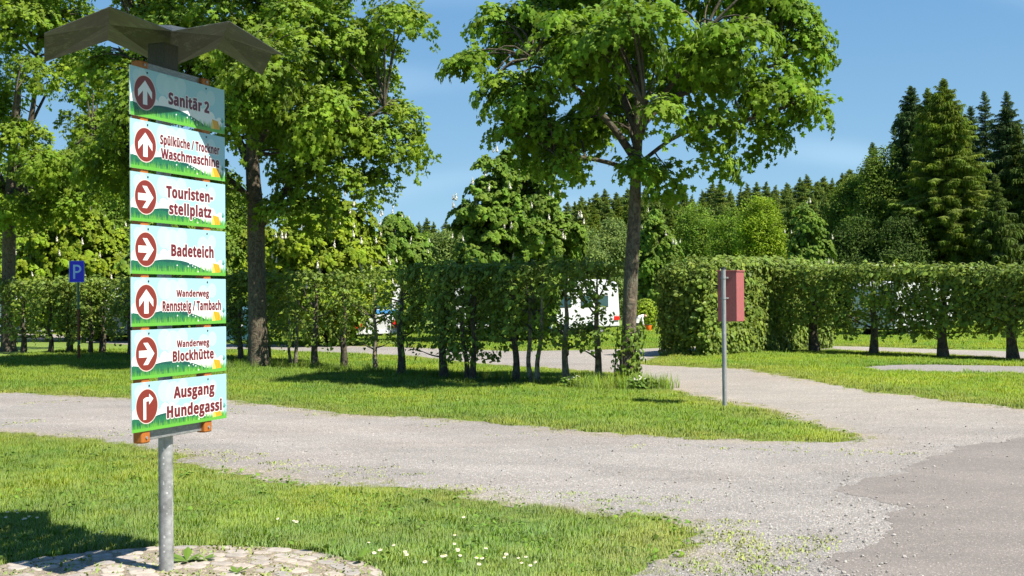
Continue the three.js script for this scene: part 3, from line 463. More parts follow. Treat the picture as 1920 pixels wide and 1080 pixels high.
// ------------------------------------------------------------ hedges
function hedgeFoliage(list, R, w, d, y0, y1, n, open, s = 1) {      // clipped box of leaves, denser at its faces, with gaps where `open`
  for (let k = 0, tries = 0; k < n && tries < n * 6; tries++) {
    let x = (R() - 0.5) * w, y = lerp(y0, y1, R()), z = (R() - 0.5) * d; const q = R();
    if (q < 0.045) y = y1 + R() * R() * 0.16; else if (q < 0.24) y = y1 - R() * R() * 0.24; else if (q < 0.5) z = d / 2 - R() * R() * 0.2; else if (q < 0.72) z = -d / 2 + R() * R() * 0.2; else if (q < 0.8) x = Math.sign(x) * (w / 2 - R() * R() * 0.15);
    if (open.round && Math.abs(x / (w / 2)) ** 5 + Math.abs((y - (y0 + y1) / 2) / ((y1 - y0) / 2)) ** 8 > 1.05 + R() * 0.1) continue;
    const top = y > y1 - 0.3, low = smooth(y0, y0 + 0.5, y + (fbm(x * 2.2 + open.k * 9, z * 2) - 0.5) * 1.0); if (R() > 0.07 + low) continue;
    if (!top && fbm(x * 2.7 + open.k * 13.7, y * 2.7 + z * 0.9, 3) + (open.joint ? (0.5 - Math.abs(x) / w) * 0.16 : 0.05) < open.cut + 0.07) continue;
    const bump = (fbm(x * 1.6 + open.k, y * 1.6) - 0.5) * 0.16; y += y > y1 - 0.25 ? (fbm(x * 3 + open.k * 3, z * 3) - 0.5) * 0.12 : 0;
    const out = V(x / w * 0.8, Math.max(0, (y - y1 + 0.3)) * 2 + 0.25, z / d * 2).add(V(R() - 0.5, R() - 0.3, R() - 0.5).multiplyScalar(1.1));
    list.push({ m: basis(V(x, y, z + Math.sign(z) * bump), out, V(R() - 0.5, R() * -0.7, R() - 0.5), s * (0.75 + R() * 0.55)), c: 0.75 + R() * 0.5 }); k++;
  }
}
function hedgeTree(pos, turn, o, label, group, R) {
  const t = thing('hedge_tree', label, 'hedge tree', pos, turn, group), h = o.h, stems = o.stems ?? 1;
  for (let k = 0; k < stems; k++) {
    const x0 = (k - (stems - 1) / 2) * 0.16, r = (o.r ?? 0.07) * (0.8 + R() * 0.35) / (stems > 1 ? 1.35 : 1), p = [V(x0, -0.05, 0)]; for (let j = 1; j <= 5; j++) p.push(V(x0 * (1 + j * 0.5) + (R() - 0.5) * 0.09, h * 0.9 * j / 5, (R() - 0.5) * 0.1));
    obj('trunk', tube(p, [r * 1.45, r, r * 0.9, r * 0.7, r * 0.45, 0.012], 9, 20), M[o.bark ?? (R() < 0.35 ? 'barkPale' : R() < 0.6 ? 'bark' : 'barkDark')], t);
  }
  const nb = 8, ends = []; for (let k = 0; k < nb; k++) { const y = 0.45 + R() * h * 0.6, sx = (R() < 0.5 ? -1 : 1), e = V(sx * o.w * (0.25 + R() * 0.3), y + 0.1 + R() * 0.6 * (k > 1 ? 1 : 0.2), (R() - 0.5) * o.d * 0.9), mid = V(e.x * 0.45, lerp(y, e.y, 0.3) + (R() - 0.5) * 0.12, e.z * 0.4); obj('branch', tube([V(0, y, 0), mid, e], [0.024, 0.016, 0.006], 5, 8), M.barkDark, t); ends.push(e); }
  const list = []; for (const e of ends) for (let k = 0; k < 5; k++) list.push({ m: basis(e.clone().add(V((R() - 0.5) * 0.3, (R() - 0.4) * 0.25, (R() - 0.5) * 0.3)), V(R() - 0.5, 1, R() - 0.5), V(R() - 0.5, -0.4, R() - 0.5), (o.s ?? 1) * (0.7 + R() * 0.5)), c: 0.8 + R() * 0.4 }); hedgeFoliage(list, R, o.w * 1.12, o.d, o.y0, h, o.n, { cut: o.cut, k: o.k, joint: 1 }, o.s ?? 1);
  inst('foliage', SPRAY.hedge, M[o.mat ?? 'hedge'], list, t, leafTint(700 + o.k, 0.25));
  return t;
}
{ // the long hedge left of the maple, trunks bare below
  const R = rng(710), spots = [[550, 686, 700, 0.43, 2], [592, 692, 760, 0.42, 1], [645, 692, 900, 0.4, 1], [705, 698, 520, 0.54, 1], [752, 706, 900, 0.46, 1], [834, 711, 1500, 0.26, 1], [881, 716, 1400, 0.25, 2], [966, 719, 1500, 0.24, 1], [1003, 721, 560, 0.48, 2], [1064, 722, 600, 0.53, 1], [1120, 725, 640, 0.54, 1]];
  const what = ['pale twin-stemmed', 'leafy sunlit', 'dark-trunked', 'thin white-trunked see-through', 'stout dark-trunked', 'very dense', 'dense twin-stemmed', 'dense slim-trunked', 'forked pale-stemmed', 'open pale-trunked', 'open last'];
  const where = ['just right of the forked maple', 'second from the forked maple', 'third from the forked maple', 'where the white caravan rear shows through', 'right of the see-through gap', 'left half of the darkest stretch', 'middle of the darkest stretch', 'right half of the darkest stretch', 'beside the white camper van rear', 'second from the bare maple trunk', 'next to the bare maple trunk'];
  const feet = spots.map(([x, y]) => G(x, y)), dir = feet[10].clone().sub(feet[0]), turn = Math.atan2(-dir.z, dir.x);
  spots.forEach(([x, y, n, cut, stems], k) => {
    const a = feet[Math.max(0, k - 1)], b = feet[Math.min(10, k + 1)], w = clamp(a.distanceTo(b) / (k % 10 ? 2 : 1), 0.75, 1.5);
    hedgeTree(feet[k], turn, { w, d: 0.95, h: 2.42 + (R() - 0.5) * 0.06, s: 1.12, y0: [0.45, 0.5, 0.4, 0.6, 0.62, 0.5, 0.42, 0.62, 0.6, 0.6, 0.66][k], n: Math.round(w * [80, 95, 80, 52, 90, 300, 320, 270, 90, 115, 125][k]), cut: [0.36, 0.36, 0.36, 0.4, 0.36, 0.24, 0.24, 0.26, 0.4, 0.42, 0.42][k], stems, k, r: [0.06, 0.085, 0.09, 0.06, 0.095, 0.08, 0.08, 0.06, 0.055, 0.075, 0.07][k], mat: 'hedge', bark: [3, 8, 9, 0].includes(k) ? 'barkPale' : k === 10 ? 'bark' : 'barkDark' }, `${what[k]} clipped hedge tree, ${where[k]}`, 'clipped trees of the left hedge', R);
  });
  // its far half, left of the forked maple and beyond the signboards
  const far = [[500, 680], [452, 678], [405, 676], [352, 673], [300, 671], [245, 668], [191, 664], [170, 666], [130, 664], [94, 664], [44, 661], [-10, 659], [-60, 657]];
  const farLabel = ['low leafy hedge tree right at the foot of the forked maple', 'shaded hedge tree between signboards and forked maple trunk', 'hedge tree half hidden by the right edge of the signboards', 'hedge tree hidden behind the middle of the signboards', 'hedge tree hidden behind the lower signboards', 'hedge tree at the left edge of the signboards', 'pale-stemmed hedge tree left of the signboards', 'dark-trunked hedge tree right of the blue parking sign', 'hedge tree close behind the blue parking sign', 'hedge tree left of the blue parking sign', 'pale-trunked hedge tree beside the dark maple at the left edge', 'hedge tree behind the dark maple trunk', 'hedge tree cut off by the left edge'];
  far.forEach(([x, y], k) => hedgeTree(G(x, y), turn, { w: 1.35, d: 1.0, h: 2.45, y0: 0.5, n: k < 2 ? 230 : 250, cut: k < 2 ? 0.36 : 0.35, stems: k === 6 ? 2 : 1, k: 30 + k, r: 0.08, mat: 'hedge', s: 1.3 }, farLabel[k], 'clipped trees of the left hedge', R));
}
{ // the thick hedge block behind the red box, then the row of clipped trees to its right
  const R = rng(720), a = G(1262, 671), b = G(1500, 653), dir = b.clone().sub(a), L = dir.length(), turn = Math.atan2(-dir.z, dir.x), mid = a.clone().lerp(b, 0.5).add(V(Math.sin(-turn) * -0.55, 0, -0.5));
  const t = thing('hedge', 'thick sunlit clipped hedge reaching the ground behind the red box', 'hedge', mid, turn), list = [];
  for (let k = 0; k < 5; k++) { const x = -L / 2 + (k + 0.5) * L / 5; obj('stem', tube([V(x, -0.05, 0.1), V(x + (R() - 0.5) * 0.2, 1, 0.1), V(x + (R() - 0.5) * 0.3, 2.3, 0)], [0.09, 0.07, 0.02], 8), M.barkDark, t); }
  hedgeFoliage(list, R, L + 0.2, 1.7, 0.02, 2.86, 5200, { cut: 0.3, k: 51, round: 1 }, 1.35);
  for (let k = 0; k < 2200; k++) { const x = (R() - 0.5) * L, y = R() * 0.9, z = 0.85 - R() * R() * 0.5; if (fbm(x * 1.5 + 4, y * 2) < 0.3) continue; list.push({ m: basis(V(x, y, z), V((R() - 0.5), R(), 1), V(R() - 0.5, -0.6, R() - 0.5), 1.0 + R() * 0.6), c: 0.8 + R() * 0.4 }); }
  for (let k = 0; k < 900; k++) { const y = 0.05 + R() * 2.6, z = (R() - 0.5) * 1.6; list.push({ m: basis(V(-L / 2 + R() * R() * 0.4, y, z), V(-1, R(), R() - 0.5), V(R() - 0.5, -0.6, R() - 0.5), 0.85 + R() * 0.5), c: 0.8 + R() * 0.4 }); }
  inst('foliage', SPRAY.hedge, M.hedge, list, t, leafTint(721, 0.25));
  const row = [[1528, 662], [1638, 666], [1769, 671], [1900, 676], [2040, 681]], feet = row.map(([x, y]) => G(x, y)), d2 = feet[3].clone().sub(feet[0]), turn2 = Math.atan2(-d2.z, d2.x);
  const lab = ['clipped hedge tree first right of the thick hedge block', 'thin clipped hedge tree with white vehicle showing through', 'clipped hedge tree third right of the thick block', 'dense clipped hedge tree by the right edge', 'clipped hedge tree beyond the right edge'];
  feet.forEach((f, k) => hedgeTree(f, turn2, { w: k === 0 ? 1.9 : 2.0, d: 1.3, h: [2.6, 2.55, 2.48, 2.42, 2.4][k], y0: [0.62, 0.55, 0.6, 0.7, 0.6][k], n: [620, 560, 860, 920, 800][k], cut: [0.36, 0.4, 0.3, 0.24, 0.26][k], k: 60 + k, r: 0.125, mat: 'hedge', s: 1.32 }, lab[k], 'clipped trees of the right hedge', R));
  // hedge far behind the lane
  const fb = thing('round_shrub', 'low rounded yellow-green shrub behind the small orange bin', 'shrub', at(1210, 612, 64.5).setY(0)), fl = []; for (let k = 0; k < 1500; k++) { const d = V(R() * 2 - 1, R() * 2 - 1, R() * 2 - 1).normalize(), q = 0.75 + R() * 0.3; fl.push({ m: basis(V(d.x * 0.62 * q, 0.85 + d.y * 0.82 * q, d.z * 0.6 * q), d.clone().add(V(0, 0.4, 0)), V(R() - 0.5, -0.3, R() - 0.5), 1 + R() * 0.5), c: 0.8 + R() * 0.5 }); }
  inst('foliage', SPRAY.hedge, M.chestnutY, fl, fb, leafTint(731, 0.3)); obj('stem', tube([V(0, -0.05, 0), V(0.02, 0.5, 0), V(0, 1, 0.02)], [0.05, 0.04, 0.01], 7), M.barkDark, fb);
}

// ------------------------------------------------------------ the signboard stack
function boardArt(draw) {
  return canvasTex(1024, 308, (c, w, h) => {
    const R = rng(31);
    c.fillStyle = '#aedbe6'; c.fillRect(0, 0, w, h);
    c.fillStyle = 'rgba(210,236,241,0.7)'; for (const [x, y, r] of [[70, 60, 46], [120, 40, 40], [330, 70, 70], [420, 90, 80], [520, 60, 60], [760, 110, 66], [860, 80, 50]]) { c.beginPath(); c.arc(x, y, r, 0, TAU); c.fill(); }
    c.fillStyle = '#fbfdfc'; for (const [x, y, r] of [[40, 200, 40], [250, 215, 40], [330, 190, 46], [400, 200, 50], [460, 215, 46], [560, 215, 50], [650, 220, 40], [740, 215, 52], [800, 205, 50], [860, 220, 46], [700, 250, 50], [960, 240, 40]]) { c.beginPath(); c.arc(x, y, r, 0, TAU); c.fill(); }
    c.fillRect(240, 215, 700, 60);
    c.fillStyle = '#145a50'; c.beginPath(); c.moveTo(0, h); c.lineTo(0, 228); c.bezierCurveTo(60, 215, 110, 250, 170, 240); c.bezierCurveTo(260, 205, 380, 208, 500, 214); c.bezierCurveTo(620, 222, 720, 262, 860, 290); c.lineTo(900, h); c.fill();
    c.fillStyle = '#1f7350'; for (let k = 0; k < 26; k++) { c.beginPath(); c.arc(20 + k * 27, 236 + Math.max(0, k - 17) * 6 + R() * 8, 12 + R() * 8, 0, TAU); c.fill(); }
    for (let k = 0; k < 420; k++) { const x = R() * w, bh = 22 + R() * 38, q = R(); c.fillStyle = q < 0.4 ? '#3f9a34' : q < 0.75 ? '#62b238' : '#86c846'; c.beginPath(); c.moveTo(x - 4, h); c.lineTo(x + (R() - 0.5) * 14, h - 14 - bh); c.lineTo(x + 4, h); c.fill(); }
    c.fillStyle = '#6cbe3f'; c.fillRect(0, h - 20, w, 20);
    c.fillStyle = '#f3b21c'; c.beginPath(); c.moveTo(858, 288); c.lineTo(876, 222); c.lineTo(944, 230); c.lineTo(966, 284); c.fill(); c.fillStyle = '#fbd65c'; c.beginPath(); c.moveTo(858, 288); c.lineTo(876, 222); c.lineTo(906, 286); c.fill(); c.strokeStyle = '#c98612'; c.lineWidth = 3; c.beginPath(); c.moveTo(876, 222); c.lineTo(906, 286); c.moveTo(944, 230); c.lineTo(930, 286); c.stroke();
    c.strokeStyle = '#2c8a70'; c.lineWidth = 4; for (let k = 0; k < 6; k++) { c.beginPath(); c.moveTo(992, 236); c.lineTo(972 + k * 9, 196 + Math.abs(k - 2.5) * 8); c.stroke(); } c.beginPath(); c.moveTo(992, 236); c.lineTo(990, 290); c.stroke();
    for (const [x, y] of [[470, 246], [610, 232], [640, 246], [660, 230], [590, 250], [668, 256], [770, 268], [700, 284]]) { c.fillStyle = '#ffffff'; for (let k = 0; k < 5; k++) { c.beginPath(); c.arc(x + Math.cos(k * 1.257) * 4, y + Math.sin(k * 1.257) * 3, 2.6, 0, TAU); c.fill(); } }
    draw(c, w, h);
  });
}
function words(c, text, x0, x1, top, base) {             // lettering fitted between x0 and x1, capitals from top to base, with a pale halo
  c.save(); c.font = 'bold 100px sans-serif'; const m = c.measureText(text).width, cap = c.measureText('H').actualBoundingBoxAscent || 71;
  c.translate(x0, base); c.scale((x1 - x0) / m, (base - top) / cap); c.lineJoin = 'round'; c.strokeStyle = '#fdf6f4'; c.lineWidth = 17; c.strokeText(text, 0, 0); c.fillStyle = '#741e28'; c.fillText(text, 0, 0); c.strokeStyle = '#741e28'; c.lineWidth = 6; c.strokeText(text, 0, 0); c.restore();
}
function disc(c, kind) {
  const x = 148, y = 152, r = 106; c.fillStyle = '#f6dcd4'; c.beginPath(); c.arc(x, y, r + 6, 0, TAU); c.fill(); c.fillStyle = '#8c3124'; c.beginPath(); c.arc(x, y, r, 0, TAU); c.fill();
  c.save(); c.translate(x, y); c.fillStyle = '#ffffff'; c.beginPath();
  if (kind === 'turn') { for (const [a, b] of [[-36, 84], [-36, -46], [-12, -56], [22, -56], [22, -78], [64, -44], [22, -8], [22, -30], [-8, -30], [-8, 84]]) c.lineTo(a, b); }
  else { if (kind === 'right') c.rotate(Math.PI / 2); for (const [a, b] of [[0, -78], [70, -12], [70, 34], [22, -10], [22, 76], [-22, 76], [-22, -10], [-70, 34], [-70, -12]]) c.lineTo(a, b); }
  c.fill(); c.restore();
}
const U = (u) => u * 1024;
const BOARDS = [
  ['up', 'board reading Sanitär 2 with an up arrow', [['Sanitär 2', 0.376, 0.822, 112, 186]]],
  ['up', 'board reading Spülküche / Trockner Waschmaschine with an up arrow', [['Spülküche / Trockner', 0.29, 0.935, 70, 128], ['Waschmaschine', 0.30, 0.935, 156, 218]]],
  ['right', 'board reading Touristen-stellplatz with a right arrow', [['Touristen-', 0.35, 0.858, 64, 136], ['stellplatz', 0.376, 0.84, 170, 242]]],
  ['right', 'board reading Badeteich with a right arrow', [['Badeteich', 0.39, 0.866, 112, 186]]],
  ['up', 'board reading Wanderweg Rennsteig / Tambach with an up arrow', [['Wanderweg', 0.45, 0.805, 78, 122], ['Rennsteig / Tambach', 0.30, 0.945, 152, 214]]],
  ['right', 'board reading Wanderweg Blockhütte with a right arrow', [['Wanderweg', 0.45, 0.805, 80, 124], ['Blockhütte', 0.40, 0.857, 150, 214]]],
  ['turn', 'board reading Ausgang Hundegassi with a turn-right arrow', [['Ausgang', 0.415, 0.86, 52, 124], ['Hundegassi', 0.335, 0.95, 172, 246]]],
];
const PL = at(247.5, 468, 7.42).setY(0), PR = at(420, 480, 8.33).setY(0), along = PR.clone().sub(PL).normalize(), facing = V(-along.z, 0, along.x);   // the boards' near and far ends
{
  const c0 = PL.clone().lerp(PR, 0.5), base = c0.clone().addScaledVector(facing, -0.125), turn = Math.atan2(-along.z, along.x);
  const t = thing('direction_sign', 'stack of seven campsite direction boards under a folded grey metal roof', 'signpost', base, turn);
  t.updateMatrixWorld(true);
  const pg = cyl(0.046, 0.046, 3.37, 0, -0.05, 0, 28), pu = pg.attributes.uv; for (let k = 0; k < pu.count; k++) pu.setXY(k, pu.getX(k) * 0.5, pu.getY(k) * 6);
  obj('pole', pg, M.poleZinc, t);
  for (const x of [-0.355, 0.30]) { const b = obj('wooden_batten', box(0.085, 2.355, 0.07, x, 2.048, 0.086, 0.012), M.wood, t); obj('bolt', moved(new THREE.CylinderGeometry(0.009, 0.009, 0.012, 8), x, 0.905, 0.122, Math.PI / 2), M.galv, b); obj('bolt', moved(new THREE.CylinderGeometry(0.009, 0.009, 0.012, 8), x, 3.2, 0.122, Math.PI / 2), M.galv, b); }
  for (const y of [0.925, 3.185]) obj('crossbar', box(0.59, 0.085, 0.045, -0.028, y, 0.07, 0.004), M.steel, t);
  BOARDS.forEach(([kind, label, lines], k) => {
    const y = 3.026 - k * 0.3215, art = boardArt((c) => { disc(c, kind); for (const [s, u0, u1, a, b] of lines) words(c, s, U(u0), U(u1), a, b); });
    const face = std({ map: art, roughness: 0.42, color: rgb(0.66, 0.66, 0.66) }), m = obj('sign_board', moved(new THREE.BoxGeometry(1, 0.3, 0.006), 0, y, 0.125), [M.boardEdge, M.boardEdge, M.boardEdge, M.boardEdge, face, M.boardEdge], t, label);
    for (const x of [-0.335, 0.285]) obj('screw', moved(new THREE.CylinderGeometry(0.006, 0.006, 0.004, 10), x, y + 0.127, 0.129, Math.PI / 2), M.darkMetal, m);
  });
  // folded roof of two crossed gables side by side: low corners, ridges running both ways
  const L = (x, y, d, h) => { const p = at(x, y, d); p.y = h; return t.worldToLocal(p); }, mid = (a, b, h) => { const p = a.clone().lerp(b, 0.5); p.y = h; return p; };
  const A = L(83, 61, 7.27, 3.34), B = L(323, 56, 7.24, 3.34), C = L(531, 103, 7.965, 3.34), A2 = L(83, 117, 8.14, 3.34), B2 = L(319, 129, 8.36, 3.34), C2 = L(492, 142, 8.68, 3.34), P1 = L(206, 12, 7.35, 3.515), P2 = L(430, 39, 7.72, 3.505), Q1 = mid(A2, B2, 3.505), Q2 = mid(B2, C2, 3.5), SB = mid(B, B2, 3.5), SA = mid(A, A2, 3.42), SC = mid(C, C2, 3.42);
  const rf = new THREE.Group(); rf.name = 'roof'; t.add(rf);
  for (const [ring, c] of [[[A, P1, B, SB, B2, Q1, A2, SA], mid(P1, Q1, 3.51)], [[B, P2, C, SC, C2, Q2, B2, SB], mid(P2, Q2, 3.5)]]) ring.forEach((p, k) => {
    const q = ring[(k + 1) % 8], up = V(0, 0.002, 0), T = [p, q, c], pos = [], uv = [], put = (v, s) => { pos.push(v.x, v.y + s * 0.002, v.z); uv.push(v.x + 0.4 * v.y, v.z + k * 0.13); };
    for (const v of [p, q, c]) put(v, 1); for (const v of [q, p, c]) put(v, -1);
    for (const [a, b] of [[p, q], [q, c], [c, p]]) { put(a, -1); put(b, -1); put(b, 1); put(a, -1); put(b, 1); put(a, 1); }
    obj('roof_panel', raw(pos, uv), M.roof, rf);
  });
  obj('bracket', box(0.15, 0.20, 0.13, 0, 3.30, 0.0, 0.006), M.darkSteel, t);
}

// ------------------------------------------------------------ parking sign, red box
{
  const foot = G(147.5, 677); foot.y = 0; const d = -foot.z, top = at(145, 489, d).y, s = thing('parking_sign', 'blue parking sign with a white P on a rusty green post before the hedge', 'road sign', foot, 0.12);
  obj('post', cyl(0.032, 0.032, top - 0.05, 0, -0.05, 0, 16), M.greenPost, s);
  obj('rusty_sleeve', cyl(0.045, 0.045, 0.92, 0.005, 0.62, 0, 16), M.rust, s, 'rusty middle length of the post'); obj('rusty_sleeve', cyl(0.045, 0.045, 0.5, 0.005, -0.03, 0, 16), M.rust, s, 'rusty lower length of the post');
  const art = canvasTex(256, 384, (c, w, h) => { c.fillStyle = '#9fb7e8'; c.fillRect(0, 0, w, h); c.fillStyle = '#0a10d8'; c.beginPath(); c.roundRect(7, 7, w - 14, h - 14, 14); c.fill(); c.save(); c.translate(w / 2, 0); c.font = 'bold 100px sans-serif'; const m = c.measureText('P'); c.translate(-62, 322); c.scale(1, 1); c.fillStyle = '#9cc6f4'; c.beginPath(); c.roundRect(2, -252, 34, 252, 4); c.fill(); c.lineWidth = 33; c.strokeStyle = '#9cc6f4'; c.beginPath(); c.moveTo(18, -235); c.lineTo(66, -235); c.arc(66, -178, 57, -Math.PI / 2, Math.PI / 2); c.lineTo(18, -121); c.stroke(); c.restore(); });
  obj('sign_plate', moved(new THREE.BoxGeometry(0.44, 0.64, 0.012), -0.03, top - 0.32, 0.045), [M.boardEdge, M.boardEdge, M.boardEdge, M.boardEdge, std({ map: art, roughness: 0.4 }), M.boardEdge], s);
  for (const y of [0.16, 0.5]) obj('clamp', box(0.11, 0.03, 0.085, -0.005, top - y, 0.005, 0.006), M.galv, s);
}
{
  const foot = G(1359, 765), d = -foot.z, turn = -0.56, t = thing('red_box', 'red metal box clamped to a grey post on the grass point', 'box on post', foot, turn), topP = at(1356, 505, d).y;
  obj('post', cyl(0.036, 0.036, topP + 0.05, 0, -0.05, 0, 20), M.galv, t); obj('post_cap', cyl(0.04, 0.036, 0.03, 0, topP, 0, 20), M.darkMetal, t);
  const yb = at(1359, 603, d).y, yt = at(1359, 509, d).y, hb = yt - yb;
  obj('box_body', box(0.32, hb, 0.32, 0.03, yb + hb / 2, -0.225, 0.006), M.redBox, t); obj('lid', box(0.345, 0.022, 0.345, 0.03, yt + 0.008, -0.225, 0.004), M.redBox, t);
  for (const y of [0.1, 0.42]) obj('clamp', mrg([box(0.13, 0.028, 0.012, 0, yt - y, -0.045, 0.004), cyl(0.043, 0.043, 0.028, 0, yt - y - 0.014, 0, 20), box(0.014, 0.02, 0.05, 0.05, yt - y, -0.03, 0.003), box(0.014, 0.02, 0.05, -0.05, yt - y, -0.03, 0.003)]), M.galv, t);
}

// ------------------------------------------------------------ vehicles behind the hedges
function caravan(pos, turn, o, label, category = 'caravan') {        // origin under the middle of the rear; the length runs away along -z
  const t = thing(o.name ?? 'caravan', label, category, pos, turn, null), { w, l, h } = o, g0 = 0.42;
  const sh = new THREE.Shape(); const r = 0.28; sh.moveTo(0.06, 0); sh.lineTo(0, 0.5); sh.lineTo(0.1, h - g0 - r); sh.quadraticCurveTo(0.14, h - g0, 0.14 + r, h - g0); sh.lineTo(l - 0.6, h - g0); sh.quadraticCurveTo(l - 0.1, h - g0, l, h - g0 - 0.9); sh.lineTo(l, 0.35); sh.lineTo(l - 0.15, 0); sh.lineTo(0.06, 0);
  const body = new THREE.ExtrudeGeometry(sh, { depth: w - 0.12, bevelEnabled: true, bevelSize: 0.06, bevelThickness: 0.06, bevelSegments: 3, curveSegments: 8 }); body.translate(0, 0, -(w - 0.12) / 2); body.rotateY(Math.PI / 2); body.translate(0, g0, 0);
  obj('body', body, M.white, t);
  const sx = w / 2 + 0.004, win = (x, y, z, a, b, side) => { const f = obj('window', side ? box(0.03, b, a, x, y, z, 0.02) : box(a, b, 0.03, x, y, z, 0.02), M.rubber, t); obj('pane', side ? box(0.012, b - 0.08, a - 0.08, x + Math.sign(x) * 0.015, y, z, 0.005) : box(a - 0.1, b - 0.1, 0.012, x, y, z + 0.016, 0.005), M.glass, f); };
  for (const s of [-1, 1]) { for (const z of o.sideWin ?? [-1.3, -3.2]) win(s * sx, h * 0.62, z, 0.95, 0.55, true); if (o.stripe) obj('stripe', box(0.012, 0.16, l - 0.6, s * sx, o.stripe, -l / 2, 0.004), M.blueStripe, t); }
  if (o.stripe) obj('stripe', box(w - 0.3, 0.16, 0.02, 0, o.stripe, 0.065 + 0.0, 0.004), M.blueStripe, t);
  if (o.rearWin) win(0, h * 0.63, 0.02, w * 0.6, 0.6, false);
  for (const s of [-1, 1]) obj('tail_light', box(o.lamp ?? 0.42, o.lampH ?? 0.2, 0.05, s * (w / 2 - 0.26), g0 + 0.3, 0.075, 0.02), M.tail, t);
  obj('bumper', box(w - 0.1, 0.16, 0.12, 0, g0 - 0.02, 0.03, 0.03), o.bumper ? M[o.bumper] : M.white, t);
  for (const s of [-1, 1]) for (const z of o.axles ?? [-l * 0.45]) { const wh = obj('wheel', moved(new THREE.CylinderGeometry(0.32, 0.32, 0.2, 20), s * (w / 2 - 0.14), 0.32, z, 0, 0, Math.PI / 2), M.rubber, t); obj('rim', moved(new THREE.CylinderGeometry(0.19, 0.19, 0.02, 16), s * (w / 2 - 0.03), 0.32, z, 0, 0, Math.PI / 2), M.galv, wh); }
  obj('chassis', box(w - 0.5, 0.16, l - 0.6, 0, g0 - 0.1, -l / 2, 0.02), M.rubber, t);
  return t;
}
const park = (px, py) => G(px, py);
caravan(park(708, 641), 0.62, { w: 2.3, l: 5.6, h: 2.62, stripe: 1.25, rearWin: true, lamp: 0.5, lampH: 0.3 }, 'white caravan with blue stripe and red tail lights behind the see-through hedge tree');
caravan(park(1000, 632), -0.62, { name: 'camper_van', w: 2.0, l: 5.4, h: 2.55, rearWin: false, lamp: 0.2, bumper: 'blueStripe', sideWin: [-1.1, -2.9, -4.4], axles: [-1.2, -4.3] }, 'white camper van with one red tail light showing between two forked hedge trees', 'camper van');
caravan(park(1128, 624), 0.55, { w: 2.2, l: 5.2, h: 2.5, rearWin: true, sideWin: [-0.9, -2.6, -4] }, 'white caravan with teal window behind the last hedge trees before the maple');
caravan(park(900, 628), 0.05, { name: 'camper_van', w: 2.4, l: 5.8, h: 2.75, rearWin: true, lamp: 0.16, axles: [-1.3, -4.6] }, 'white vehicle with pale blue window high behind the darkest hedge stretch', 'camper van');
caravan(park(65, 634), 0.5, { w: 2.2, l: 5.2, h: 2.5, rearWin: true, lamp: 0.3 }, 'white caravan with a red tail light behind the hedge at the far left');
caravan(park(236, 640), 0.25, { name: 'camper_van', w: 2.0, l: 5.2, h: 2.6, rearWin: true, lamp: 0.2, axles: [-1.2, -4.2] }, 'white van peeking out behind the left edge of the signboards', 'camper van');
caravan(park(1640, 630), -0.75, { name: 'camper_van', w: 2.1, l: 5.6, h: 2.3, rearWin: true, lamp: 0.16, axles: [-1.2, -4.4] }, 'white vehicle behind the clipped trees of the right hedge', 'camper van');
{ // dark car
  const t = thing('parked_car', 'dark car with red tail lights in the shade left of the forked maple', 'car', G(445, 640), 0.2), w = 1.7;
  const sh = new THREE.Shape(); for (const [z, y] of [[0.05, 0.3], [0, 0.62], [0.02, 0.95], [0.28, 1.4], [0.7, 1.5], [2.0, 1.48], [2.75, 1.0], [3.9, 0.86], [4.1, 0.6], [4.05, 0.3]]) sh.lineTo(z, y);
  const b = new THREE.ExtrudeGeometry(sh, { depth: w - 0.16, bevelEnabled: true, bevelSize: 0.08, bevelThickness: 0.08, bevelSegments: 3 }); b.translate(0, 0, -(w - 0.16) / 2); b.rotateY(Math.PI / 2); obj('body', b, std({ color: rgb(0.03, 0.09, 0.12), roughness: 0.3, metalness: 0.3 }), t);
  const rw = box(1.3, 0.42, 0.02); rw.rotateX(-0.53); rw.translate(0, 1.19, -0.06); obj('rear_window', rw, M.glass, t);
  for (const s of [-1, 1]) { obj('tail_light', box(0.3, 0.2, 0.05, s * 0.66, 0.86, 0.075, 0.02), M.tail, t); for (const z of [-0.8, -3.3]) { const wh = obj('wheel', moved(new THREE.CylinderGeometry(0.3, 0.3, 0.2, 20), s * 0.74, 0.3, z, 0, 0, Math.PI / 2), M.rubber, t); obj('rim', moved(new THREE.CylinderGeometry(0.18, 0.18, 0.02, 16), s * 0.85, 0.3, z, 0, 0, Math.PI / 2), M.galv, wh); } }
  obj('number_plate', box(0.5, 0.11, 0.015, 0, 0.66, 0.09, 0.004), M.white, t);
}
{ // small orange bin
  const t = thing('orange_bin', 'small orange bin on the far lawn right of the maple trunk', 'bin', G(1216, 622)); obj('bin_body', moved(new THREE.LatheGeometry([[0, 0], [0.13, 0], [0.165, 0.34], [0.15, 0.345], [0.12, 0.02], [0, 0.02]].map(([x, y]) => new THREE.Vector2(x, y)), 20), 0, 0, 0), M.orange, t); obj('rim', moved(new THREE.TorusGeometry(0.165, 0.014, 6, 20), 0, 0.35, 0, Math.PI / 2), M.darkMetal, t);
}
